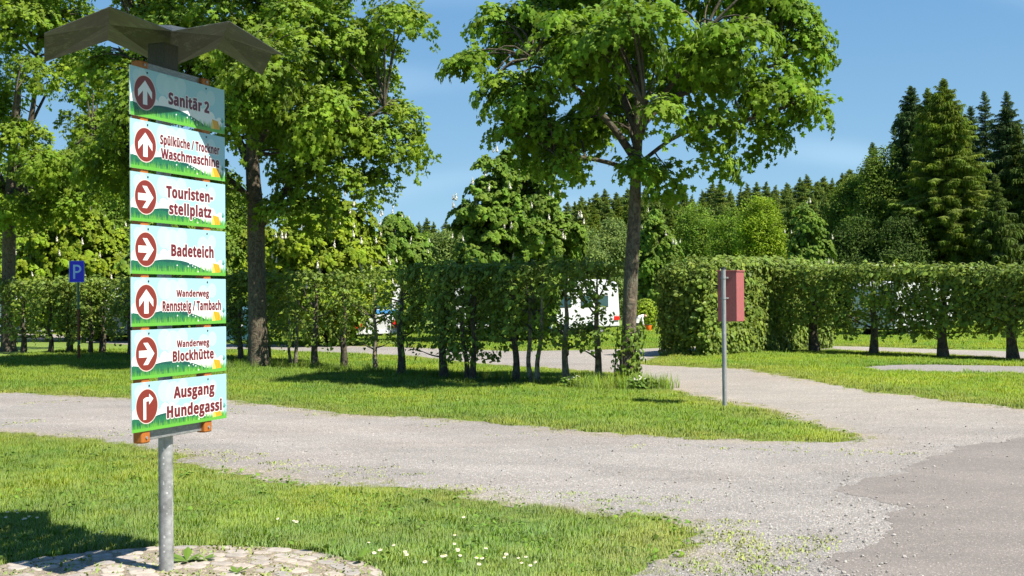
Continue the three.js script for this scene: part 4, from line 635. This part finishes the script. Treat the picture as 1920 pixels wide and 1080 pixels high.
{ // person in a white top, mostly behind the maple trunk, bending over
  const foot = G(1196, 629), t = thing('person', 'person in a white top bending over just behind the maple trunk', 'person', foot, 0), S = 0.72;
  const bones = [[[0, 0.05, 0.08], [0.03, 0.42, 0.1], 0.05, 0.065], [[0.03, 0.42, 0.1], [-0.05, 0.78, 0.07], 0.065, 0.09], [[0.05, 0.05, -0.08], [0.06, 0.42, -0.1], 0.05, 0.065], [[0.06, 0.42, -0.1], [-0.05, 0.78, -0.07], 0.065, 0.09], [[-0.05, 0.84, 0], [0.12, 1.12, 0], 0.14, 0.15], [[0.12, 1.12, 0], [0.3, 1.22, 0], 0.15, 0.12], [[0.3, 1.22, 0], [0.4, 1.26, 0], 0.055, 0.055], [[0.46, 1.26, 0], [0.5, 1.24, 0], 0.1, 0.09], [[0.27, 1.2, 0.17], [0.3, 0.92, 0.19], 0.05, 0.042], [[0.3, 0.92, 0.19], [0.36, 0.68, 0.14], 0.042, 0.034], [[0.36, 0.68, 0.14], [0.38, 0.58, 0.13], 0.038, 0.026], [[0.27, 1.2, -0.17], [0.3, 0.92, -0.19], 0.05, 0.042], [[0.3, 0.92, -0.19], [0.36, 0.68, -0.14], 0.042, 0.034], [[0.36, 0.68, -0.14], [0.38, 0.58, -0.13], 0.038, 0.026], [[0, 0.04, 0.08], [0.15, 0.03, 0.09], 0.042, 0.03], [[0.05, 0.04, -0.08], [0.2, 0.03, -0.09], 0.042, 0.03]];
  const n = 64, mc = new MarchingCubes(n, M.white, false, false, 60000), half = 0.8; mc.isolation = 0;
  for (let k = 0; k < n; k++) for (let j = 0; j < n; j++) for (let i = 0; i < n; i++) {
    const p = V((i / n * 2 - 1) * half + 0.2, (j / n * 2 - 1) * half + 0.7, (k / n * 2 - 1) * half); let d = 9;
    for (const [a, b, ra, rb] of bones) { const A = V(...a), B = V(...b), ab = B.clone().sub(A), u = clamp(p.clone().sub(A).dot(ab) / ab.lengthSq()), q = p.distanceTo(A.addScaledVector(ab, u)) - lerp(ra, rb, u), h = clamp(0.5 + 0.5 * (d - q) / 0.04); d = lerp(d, q, h) - 0.04 * h * (1 - h); }
    mc.field[i + j * n + k * n * n] = -d;
  }
  mc.update(); const c = mc.count, P = mc.positionArray.slice(0, c * 3), pos = [], col = [];
  for (let k = 0; k < c; k++) { const x = P[k * 3] * half + 0.2, y = P[k * 3 + 1] * half + 0.7, z = P[k * 3 + 2] * half; pos.push(x * S, y * S, z * S); const q = x > 0.38 && y > 1.1 ? (x < 0.44 || y > 1.31 ? [0.12, 0.07, 0.04] : [0.5, 0.3, 0.22]) : y < 0.8 && x < 0.25 ? (y < 0.08 ? [0.05, 0.05, 0.05] : [0.03, 0.03, 0.04]) : y < 0.72 ? [0.5, 0.3, 0.22] : [0.78, 0.75, 0.76]; col.push(...q); }
  obj('body', raw(pos, null, col), std({ vertexColors: true, roughness: 0.9 }), t);
}

// ------------------------------------------------------------ plants at the maple's foot
{
  const R = rng(810), foot = mapleRightBase, iv = thing('ivy', 'yellow-green ivy climbing the lower trunk of the bare maple', 'climbing plant', foot), list = [];
  for (let k = 0; k < 200; k++) { const y = 0.02 + R() ** 1.5 * 1.2, a = R() * TAU, r = lerp(0.23, 0.19, y / 1.35) + R() ** 3 * 0.12, bare = Math.cos(a - 2.6); if (R() < bare * 0.75) continue; const n = V(Math.cos(a), 0.25 * R(), Math.sin(a)); list.push({ m: basis(V(Math.cos(a) * r + y * 0.055, y, Math.sin(a) * r), n, V(R() - 0.5, -0.8, R() - 0.5), 0.8 + R() * 0.6), c: 0.75 + R() * 0.5 }); }
  inst('foliage', SPRAY.ivy, M.ivy, list, iv, leafTint(811, 0.3));
  for (let k = 0; k < 4; k++) { const a = k * 1.6; obj('vine', tube([V(Math.cos(a) * 0.24, -0.03, Math.sin(a) * 0.24), V(Math.cos(a + 0.4) * 0.2, 0.6, Math.sin(a + 0.4) * 0.2), V(Math.cos(a + 0.2) * 0.2 + 0.06, 1.2, Math.sin(a + 0.2) * 0.2)], [0.012, 0.01, 0.005], 6, 10), M.barkDark, iv); }
  const bush = (p, label, s) => { const b = thing('white_flowers', label, 'wild flowers', p), l = [], f = []; for (let k = 0; k < 90; k++) { const a = R() * TAU, r = Math.sqrt(R()) * 0.2 * s; l.push({ m: basis(V(Math.cos(a) * r, R() * 0.26 * s, Math.sin(a) * r), V(R() - 0.5, 1, R() - 0.5), V(Math.cos(a), -0.2, Math.sin(a)), 0.8 + R() * 0.4), c: 0.8 + R() * 0.4 }); } for (let k = 0; k < 13; k++) { const a = R() * TAU, r = Math.sqrt(R()) * 0.17 * s; f.push(new THREE.Matrix4().compose(V(Math.cos(a) * r, (0.18 + R() * 0.14) * s, Math.sin(a) * r + 0.05), new THREE.Quaternion().setFromEuler(new THREE.Euler(R(), R(), 0)), V(1, 0.45, 1).multiplyScalar(0.014 + R() * 0.009))); } inst('foliage', SPRAY.ivy, M.weed, l, b, leafTint(820, 0.3)); tag(inst('blossom', new THREE.SphereGeometry(1, 7, 5), M.petal, f, b), null, null, null, 'stuff'); };
  bush(G(1199, 733), 'small white-flowering plant right of the ivy-clad maple foot', 0.9); bush(G(1078, 727), 'small white-flowering plant at the foot of the second-last hedge tree', 0.75);
}

// ------------------------------------------------------------ cobbled circle round the sign pole
{
  const R = rng(830), shape = new THREE.CircleGeometry(PAVE.r, 64); shape.rotateX(-Math.PI / 2);
  const uvA = shape.attributes.uv; for (let k = 0; k < uvA.count; k++) uvA.setXY(k, uvA.getX(k) * 3, uvA.getY(k) * 3);
  const t = obj('cobble_paving', shape, M.joint); t.position.set(PAVE.x, 0.012, -PAVE.z); tag(t, 'round patch of natural cobblestones at the foot of the signboard pole', 'paving', null, 'structure');
  const kinds = [0, 1, 2, 3, 4, 5].map((q) => { const g = new THREE.SphereGeometry(1, 14, 8, 0, TAU, 0, Math.PI * 0.5), p = g.attributes.position; for (let k = 0; k < p.count; k++) { const v = V().fromBufferAttribute(p, k), a = Math.atan2(v.z, v.x), sq = 1 / Math.max(Math.abs(Math.cos(a)), Math.abs(Math.sin(a))) ** 0.62, n = 0.86 + 0.24 * vn(Math.cos(a) * 1.6 + q * 7, Math.sin(a) * 1.6 + q * 3); p.setXYZ(k, v.x * sq * n, Math.min(1, v.y * 2.6) * (0.9 + 0.2 * vn(v.x * 2 + q, v.z * 2)), v.z * sq * n); } g.computeVertexNormals(); return g; });
  const tones = [[0.9, 0.88, 0.86], [0.78, 0.76, 0.73], [0.95, 0.9, 0.84], [0.72, 0.72, 0.73], [0.98, 0.95, 0.9]].map(([r, g, b]) => { const m = M.stone.clone(); m.color.setRGB(r * 0.84, g * 0.82, b * 0.8); return m; });
  for (let ring = 0; ring < 11; ring++) { const rr = PAVE.r - 0.06 - ring * 0.128, n = Math.max(4, Math.round(TAU * rr / 0.185)); if (rr < 0.1) break; for (let k = 0; k < n; k++) { const a = (k + (R() - 0.5) * 0.3 + ring * 0.4) / n * TAU, r = rr + (R() - 0.5) * 0.03, x = Math.cos(a) * r, z = Math.sin(a) * r; if (z > 0.35) continue; const s = obj('cobblestone', kinds[Math.floor(R() * 6)], tones[Math.floor(R() * 5)], t); s.position.set(x, -0.006, z); s.rotation.y = -a + Math.PI / 2 + (R() - 0.5) * 0.3; s.scale.set(0.082 * (0.8 + R() * 0.36), 0.004 + R() * 0.012, 0.056 * (0.78 + R() * 0.36)); } }
}

// ------------------------------------------------------------ grass, weeds, daisies
function tuft(n, h, w, spread, seed) {
  const R = rng(seed), pos = [], nor = [];
  for (let k = 0; k < n; k++) {
    const a = R() * TAU, r = Math.sqrt(R()) * spread, x = Math.cos(a) * r, z = Math.sin(a) * r, b = R() * TAU, lean = 0.15 + R() * 0.75, H = h * (0.5 + R() * 0.7), dx = Math.cos(b), dz = Math.sin(b), sx = -dz * w * 0.5, sz = dx * w * 0.5, q = (t) => [x + dx * lean * H * t * t * 0.7, H * (t - 0.28 * lean * t * t), z + dz * lean * H * t * t * 0.7];
    const p0 = q(0), p1 = q(0.55), p2 = q(1); p0[1] = -0.01; const f = 0.85;
    pos.push(p0[0] - sx, p0[1], p0[2] - sz, p0[0] + sx, p0[1], p0[2] + sz, p1[0] + sx * f, p1[1], p1[2] + sz * f, p0[0] - sx, p0[1], p0[2] - sz, p1[0] + sx * f, p1[1], p1[2] + sz * f, p1[0] - sx * f, p1[1], p1[2] - sz * f, p1[0] - sx * f, p1[1], p1[2] - sz * f, p1[0] + sx * f, p1[1], p1[2] + sz * f, p2[0], p2[1], p2[2]);
    for (let q2 = 0; q2 < 9; q2++) nor.push(dx * 0.35, 0.9, dz * 0.35);
  }
  const g = raw(pos); g.setAttribute('normal', new THREE.Float32BufferAttribute(nor, 3)); return g;
}
const TUFT = { near: tuft(20, 0.064, 0.0048, 0.075, 41), mid: tuft(30, 0.075, 0.008, 0.15, 42), far: tuft(22, 0.12, 0.022, 0.26, 43), tall: tuft(22, 0.34, 0.010, 0.12, 44), sparse: tuft(10, 0.028, 0.006, 0.055, 45) };
const grassTint = (seed) => { const R = rng(seed); return (c, i, o) => { const x = o.x, z = o.z, n = fbm(x * 0.55 + 11, z * 0.55), f = fbm(x * 2.6, z * 2.6 + 5), dry = clamp(smooth(z > 17 && x > 3 ? 1.7 : 1.1, -0.1, o.e) * (0.1 + 0.85 * fbm(x * 1.9 + 8, z * 1.9)) + smooth(0.6, 0.8, fbm(x * 1.3 + 60, z * 1.3)) * 0.2), g = fbm(x * 6 + 31, z * 6, 2), k = (0.56 + n * 0.5 + f * 0.34 + (g - 0.5) * 0.3) * (0.78 + R() * 0.44), y = (R() - 0.5) * 0.36 + (n - 0.5) * 0.5 + (g - 0.5) * 0.4; return c.setRGB(k * lerp(1 + y, 1.6, dry), k * lerp(1, 1.04, dry), k * lerp(1 - y, 11, dry)); }; };
function grow(label, geo, x0, x1, z0, z1, dens, lawn, o, seed, mat = M.grass) {
  const R = rng(seed), list = [], n = Math.round((x1 - x0) * (z1 - z0) * dens);
  for (let k = 0; k < n; k++) {
    const x = lerp(x0, x1, R()), z = lerp(z0, z1, R()), keep = R(), s0 = R(), turn = R() * TAU;
    if (Math.abs(x) > z * 0.46 + 1.2 || (o.thin && keep > o.thin(x, z))) continue;
    const e = -(lawn(x, z) + ragged(x, z) * (z > 38 ? 0.5 : 1)); const band = smooth(-0.3, 0.5, e); if (e < -0.3 || keep > band * band * 1.15 + (e > -0.12 ? 0.04 : 0.012)) continue;
    if (Math.hypot(x - PAVE.x, z - PAVE.z) < PAVE.r + 0.02) continue;
    if (z < 37 && z > 24 && x > 7 && sd(PAD, x, z) + ragged(x, z) * 0.6 < 0.03) continue;
    const clumpy = 0.5 + fbm(x * 1.9, z * 1.9 + 21) * 0.75 + smooth(0.62, 0.8, fbm(x * 4.2 + 9, z * 4.2, 2)) * 0.5, s = (0.75 + s0 * 0.5) * (o.s?.(x, z) ?? 1) * clumpy * lerp(0.4, 1, smooth(-0.2, 0.8, e));
    list.push({ m: new THREE.Matrix4().compose(V(x, 0, -z), new THREE.Quaternion().setFromAxisAngle(upY, turn), V(s, s * (0.85 + R() * 0.3), s)), x, z, e });
  }
  return tag(inst('grass', geo, mat, list, scene, grassTint(seed + 1)), label, 'grass', null, 'stuff');
}
const lw = (k) => (x, z) => sd(LAWN[k], x, z);
grow('bright mown grass of the foreground lawn round the signboard pole', TUFT.near, -9, 2.6, 7.0, 16.5, 760, lw('front'), {}, 901);
grow('bright grass of the middle island between the gravel roads', TUFT.mid, -16, 6.5, 14, 44, 210, lw('island'), { thin: (x, z) => z < 24 ? 1 : z < 32 ? 0.75 : 0.5, s: (x, z) => z < 24 ? 1 : z < 32 ? 1.15 : 1.4 }, 903);
grow('sunlit grass in front of and under the right hedges', TUFT.mid, 1.5, 20, 16.5, 40, 120, lw('right'), { s: () => 1.15 }, 905);
grow('far lawn behind the hedges and the back lane', TUFT.far, -28, 32, 39, 72, 34, lw('far'), { s: () => 0.7 }, 907);
{ // taller unmown grass under the hedge and about the maple's foot
  const R = rng(910), list = [], a = G(550, 690), b = G(1130, 727);
  for (let k = 0; k < 420; k++) { const t = R(), p = a.clone().lerp(b, t); p.x += (R() - 0.5) * 0.9; p.z += (R() - 0.3) * 0.9; const s = 0.35 + R() * 0.5; list.push({ m: new THREE.Matrix4().compose(p.setY(0), new THREE.Quaternion().setFromAxisAngle(upY, R() * TAU), V(s, s, s)), x: p.x, z: -p.z, e: 1 }); }
  for (let k = 0; k < 130; k++) { const q = R() * TAU, r = 0.2 + R() * 0.75, p = mapleRightBase.clone().add(V(Math.cos(q) * r, 0, Math.sin(q) * r * 0.8 + 0.2)), s = 0.45 + R() * 0.75; list.push({ m: new THREE.Matrix4().compose(p.setY(0), new THREE.Quaternion().setFromAxisAngle(upY, R() * TAU), V(s, s, s)), x: p.x, z: -p.z, e: 1 }); }
  for (let k = 0; k < 60; k++) { const q = R() * TAU, r = 0.25 + R() * 0.6, p = mapleLeftBase.clone().add(V(Math.cos(q) * r, 0, Math.sin(q) * r * 0.8 + 0.25)), s = 0.4 + R() * 0.5; list.push({ m: new THREE.Matrix4().compose(p.setY(0), new THREE.Quaternion().setFromAxisAngle(upY, R() * TAU), V(s, s, s)), x: p.x, z: -p.z, e: 1 }); }
  tag(inst('tall_grass', TUFT.tall, M.grass, list, scene, grassTint(911)), 'taller unmown grass along the hedge trunks and round the maple feet', 'tall grass', null, 'stuff');
}
{ // weeds in the gravel and between the cobbles
  const R = rng(920), list = [], put = (p, s, e = 0.1) => list.push({ m: new THREE.Matrix4().compose(p.setY(0.006), new THREE.Quaternion().setFromAxisAngle(upY, R() * TAU), V(s * 1.25, s * 0.5, s * 1.25)), x: p.x, z: -p.z, e });
  const patch = (px, py, rx, ry, n, s = 1) => { const c = G(px, py); for (let k = 0; k < n; k++) { const a = R() * TAU, r = Math.sqrt(R()), d = -c.z; put(V(c.x + Math.cos(a) * r * rx / LENS * d, 0, c.z + Math.sin(a) * r * ry / LENS * d * d / EYE), s * (0.5 + R() * 0.8), R() * 0.5); } };
  for (const q of [[1510, 1028, 38, 16, 46], [1540, 1012, 14, 6, 14], [1410, 1040, 46, 16, 70], [1380, 1012, 40, 12, 60], [1400, 1066, 60, 14, 60], [1325, 1066, 40, 12, 36], [1345, 985, 60, 9, 50], [1470, 1060, 30, 10, 16], [1650, 850, 60, 6, 30], [1560, 848, 70, 6, 40], [1450, 846, 60, 4, 22], [820, 796, 26, 4, 14], [470, 770, 90, 5, 26], [600, 780, 60, 4, 16], [520, 868, 24, 5, 26], [450, 858, 40, 6, 36], [560, 880, 60, 5, 30], [700, 880, 60, 5, 14], [360, 850, 60, 6, 40], [70, 790, 20, 3, 16], [20, 795, 18, 3, 14], [200, 812, 90, 5, 44], [100, 756, 70, 3, 20], [880, 918, 90, 6, 50], [1050, 935, 110, 8, 60], [1180, 955, 90, 8, 50], [1250, 940, 60, 8, 16], [720, 892, 90, 5, 40], [1000, 815, 80, 3, 20], [1290, 838, 90, 4, 24]]) patch(q[0], q[1], q[2] * 1.2, q[3] * 1.5, Math.round(q[4] * (q[1] < 900 && q[0] > 900 ? 0.25 : 0.5)), q[1] < 900 ? 1.2 : 1.25);
  for (let k = 0; k < 900; k++) { const a = R() * TAU, r = Math.sqrt(R()) * PAVE.r, x = Math.cos(a) * r, z = Math.sin(a) * r; if (z > 0) continue; const ring = (PAVE.r - r) / 0.128; if (Math.abs(ring - Math.round(ring)) > 0.22 && R() < 0.75) continue; put(V(PAVE.x + x, 0, -PAVE.z + z), 0.6 + R() * 0.9 + (fbm(x * 5, z * 5) > 0.56 ? 1.1 : 0), 0.15 + R() * 0.6); }
  tag(inst('weeds', TUFT.sparse, M.grass, list, scene, grassTint(921)), 'thin weeds and moss tufts sprouting in gravel and cobble joints', 'weeds', null, 'stuff');
  const weed = (p, n, s, label) => { const t = thing('weed', label, 'weed', p); for (let k = 0; k < n; k++) { const a = k / n * TAU + R() * 0.4, l = obj('leaf', LEAF.blade, M.weed, t); l.matrixAutoUpdate = true; l.position.set(0, 0.015, 0); l.rotation.set(-0.35 - R() * 0.45, a, 0, 'YXZ'); const q = s * (0.7 + R() * 0.6); l.scale.set(q * 1.3, q, q); } };
  weed(G(350, 1056), 8, 0.13, 'leafy dandelion rosette right behind the pole on the cobbles'); weed(G(382, 1052), 7, 0.1, 'small leaf rosette next to the dandelion on the cobbles'); weed(G(612, 1035), 5, 0.17, 'pale upright dock leaves at the grass edge above the cobbles'); weed(G(672, 1056), 5, 0.12, 'small dock leaves where cobbles meet grass'); weed(G(445, 1078), 7, 0.08, 'low weed between cobbles at the bottom edge');
}
{ // clover and small broad leaves in the lawns
  const R = rng(925), list = [];
  for (let k = 0; k < 2600; k++) { const near = R() < 0.6, z = near ? lerp(7.2, 14, R()) : lerp(14.5, 24, R()), x = lerp(-0.45, 0.45, R()) * z, e = -(near ? lw('front') : lw('island'))(x, z); if (e < 0.05 || Math.hypot(x - PAVE.x, z - PAVE.z) < PAVE.r || fbm(x * 1.6 + 70, z * 1.6) < 0.48) continue; list.push({ m: basis(V(x, 0.03 + R() * 0.03, -z), V(R() - 0.5, 1.4, R() - 0.5), V(R() - 0.5, 0, R() - 0.5), 0.28 + R() * 0.3), c: 0.8 + R() * 0.5 }); }
  tag(inst('clover', SPRAY.ivy, M.weed, list, scene, leafTint(926, 0.3)), 'clover and small broad leaves low in the lawns', 'clover', null, 'stuff');
}
{ // loose stones on the gravel and the asphalt edge
  const R = rng(930), g = new THREE.IcosahedronGeometry(1, 0), list = [];
  for (let k = 0; k < 9000; k++) { const z = 7.5 + R() * R() * 14, x = lerp(-7, 7, R()); if (Math.abs(x) > z * 0.45 || lawnRaw(x, z) < 0.15) continue; const tar = sd(TARMAC, x, z); if (R() > (tar < 0 ? 0.05 + 0.9 * smooth(-0.9, 0.05, tar) : tar < 0.5 ? 0.9 : 0.4)) continue; const s = 0.004 + R() ** 4 * 0.010; list.push({ m: new THREE.Matrix4().compose(V(x, 0.009 + s * 0.2, -z), new THREE.Quaternion().setFromEuler(new THREE.Euler(R() * 6, R() * 6, 0)), V(s * 1.3, s * 0.7, s)), k: R() }); }
  tag(inst('gravel', g, std({ color: rgb(0.3, 0.285, 0.265), roughness: 1 }), list, scene, (c, i, o) => c.setRGB(0.7 + o.k * 0.5, 0.69 + o.k * 0.49, 0.67 + o.k * 0.47)), 'loose grit and small stones scattered on the road surface', 'gravel', null, 'stuff');
}
{ // daisies
  const R = rng(940), petals = (() => { const list = []; for (let k = 0; k < 11; k++) { const g = LEAF.oval.clone(); g.scale(0.011, 0.011, 0.013); g.translate(0, 0, 0.003); g.rotateY(k / 11 * TAU); list.push(g); } return mrg(list); })();
  const d0 = new THREE.Group(); obj('petals', petals, M.petal, d0).position.y = 0.105; obj('disc', moved(new THREE.SphereGeometry(0.0045, 8, 6), 0, 0.107, 0), M.yellow, d0); obj('stem', tube([V(0, 0, 0), V(0.004, 0.06, 0), V(0, 0.105, 0)], [0.0014, 0.0013, 0.0012], 5, 5), M.weed, d0);
  const spots = [[689, 1034], [743, 1038], [756, 1048], [762, 1057], [769, 1053], [700, 1050], [716, 1048], [526, 986], [548, 994], [560, 990], [852, 1023], [850, 1034], [860, 1048], [854, 1046], [858, 1057], [837, 1062], [829, 1063], [826, 1059], [888, 1068], [906, 1049], [908, 1067], [895, 1073], [947, 1055], [950, 1064], [954, 1059], [972, 1063], [986, 1063], [978, 1075], [1010, 1070], [870, 985], [764, 1053], [14, 972], [36, 970], [34, 976], [14, 983], [46, 985], [60, 981], [70, 983], [194, 1012], [46, 988], [990, 1077], [800, 1070]];
  for (const [x, y] of spots) { const d = d0.clone(); d.name = numbered('daisy'); const p = G(x, y + 8); d.position.copy(p); d.rotation.set(0.25 + R() * 0.3, R() * 0.5, (R() - 0.5) * 0.4); const s = 0.68 + R() * 0.36; d.scale.set(s, 0.9 + R() * 0.2, s); scene.add(d); const where = x < 200 ? 'in the shadow of the signboards' : x < 600 ? 'alone in the open lawn right of the pole' : x < 785 ? 'beside the right edge of the cobbles' : 'at the bottom middle of the front lawn';
    tag(d, 'small white daisy ' + where, 'daisy', 'daisies ' + where); }
}

scene.traverse((o) => { if (o.isMesh) { o.castShadow = true; o.receiveShadow = true; } });
renderer.render(scene, camera);
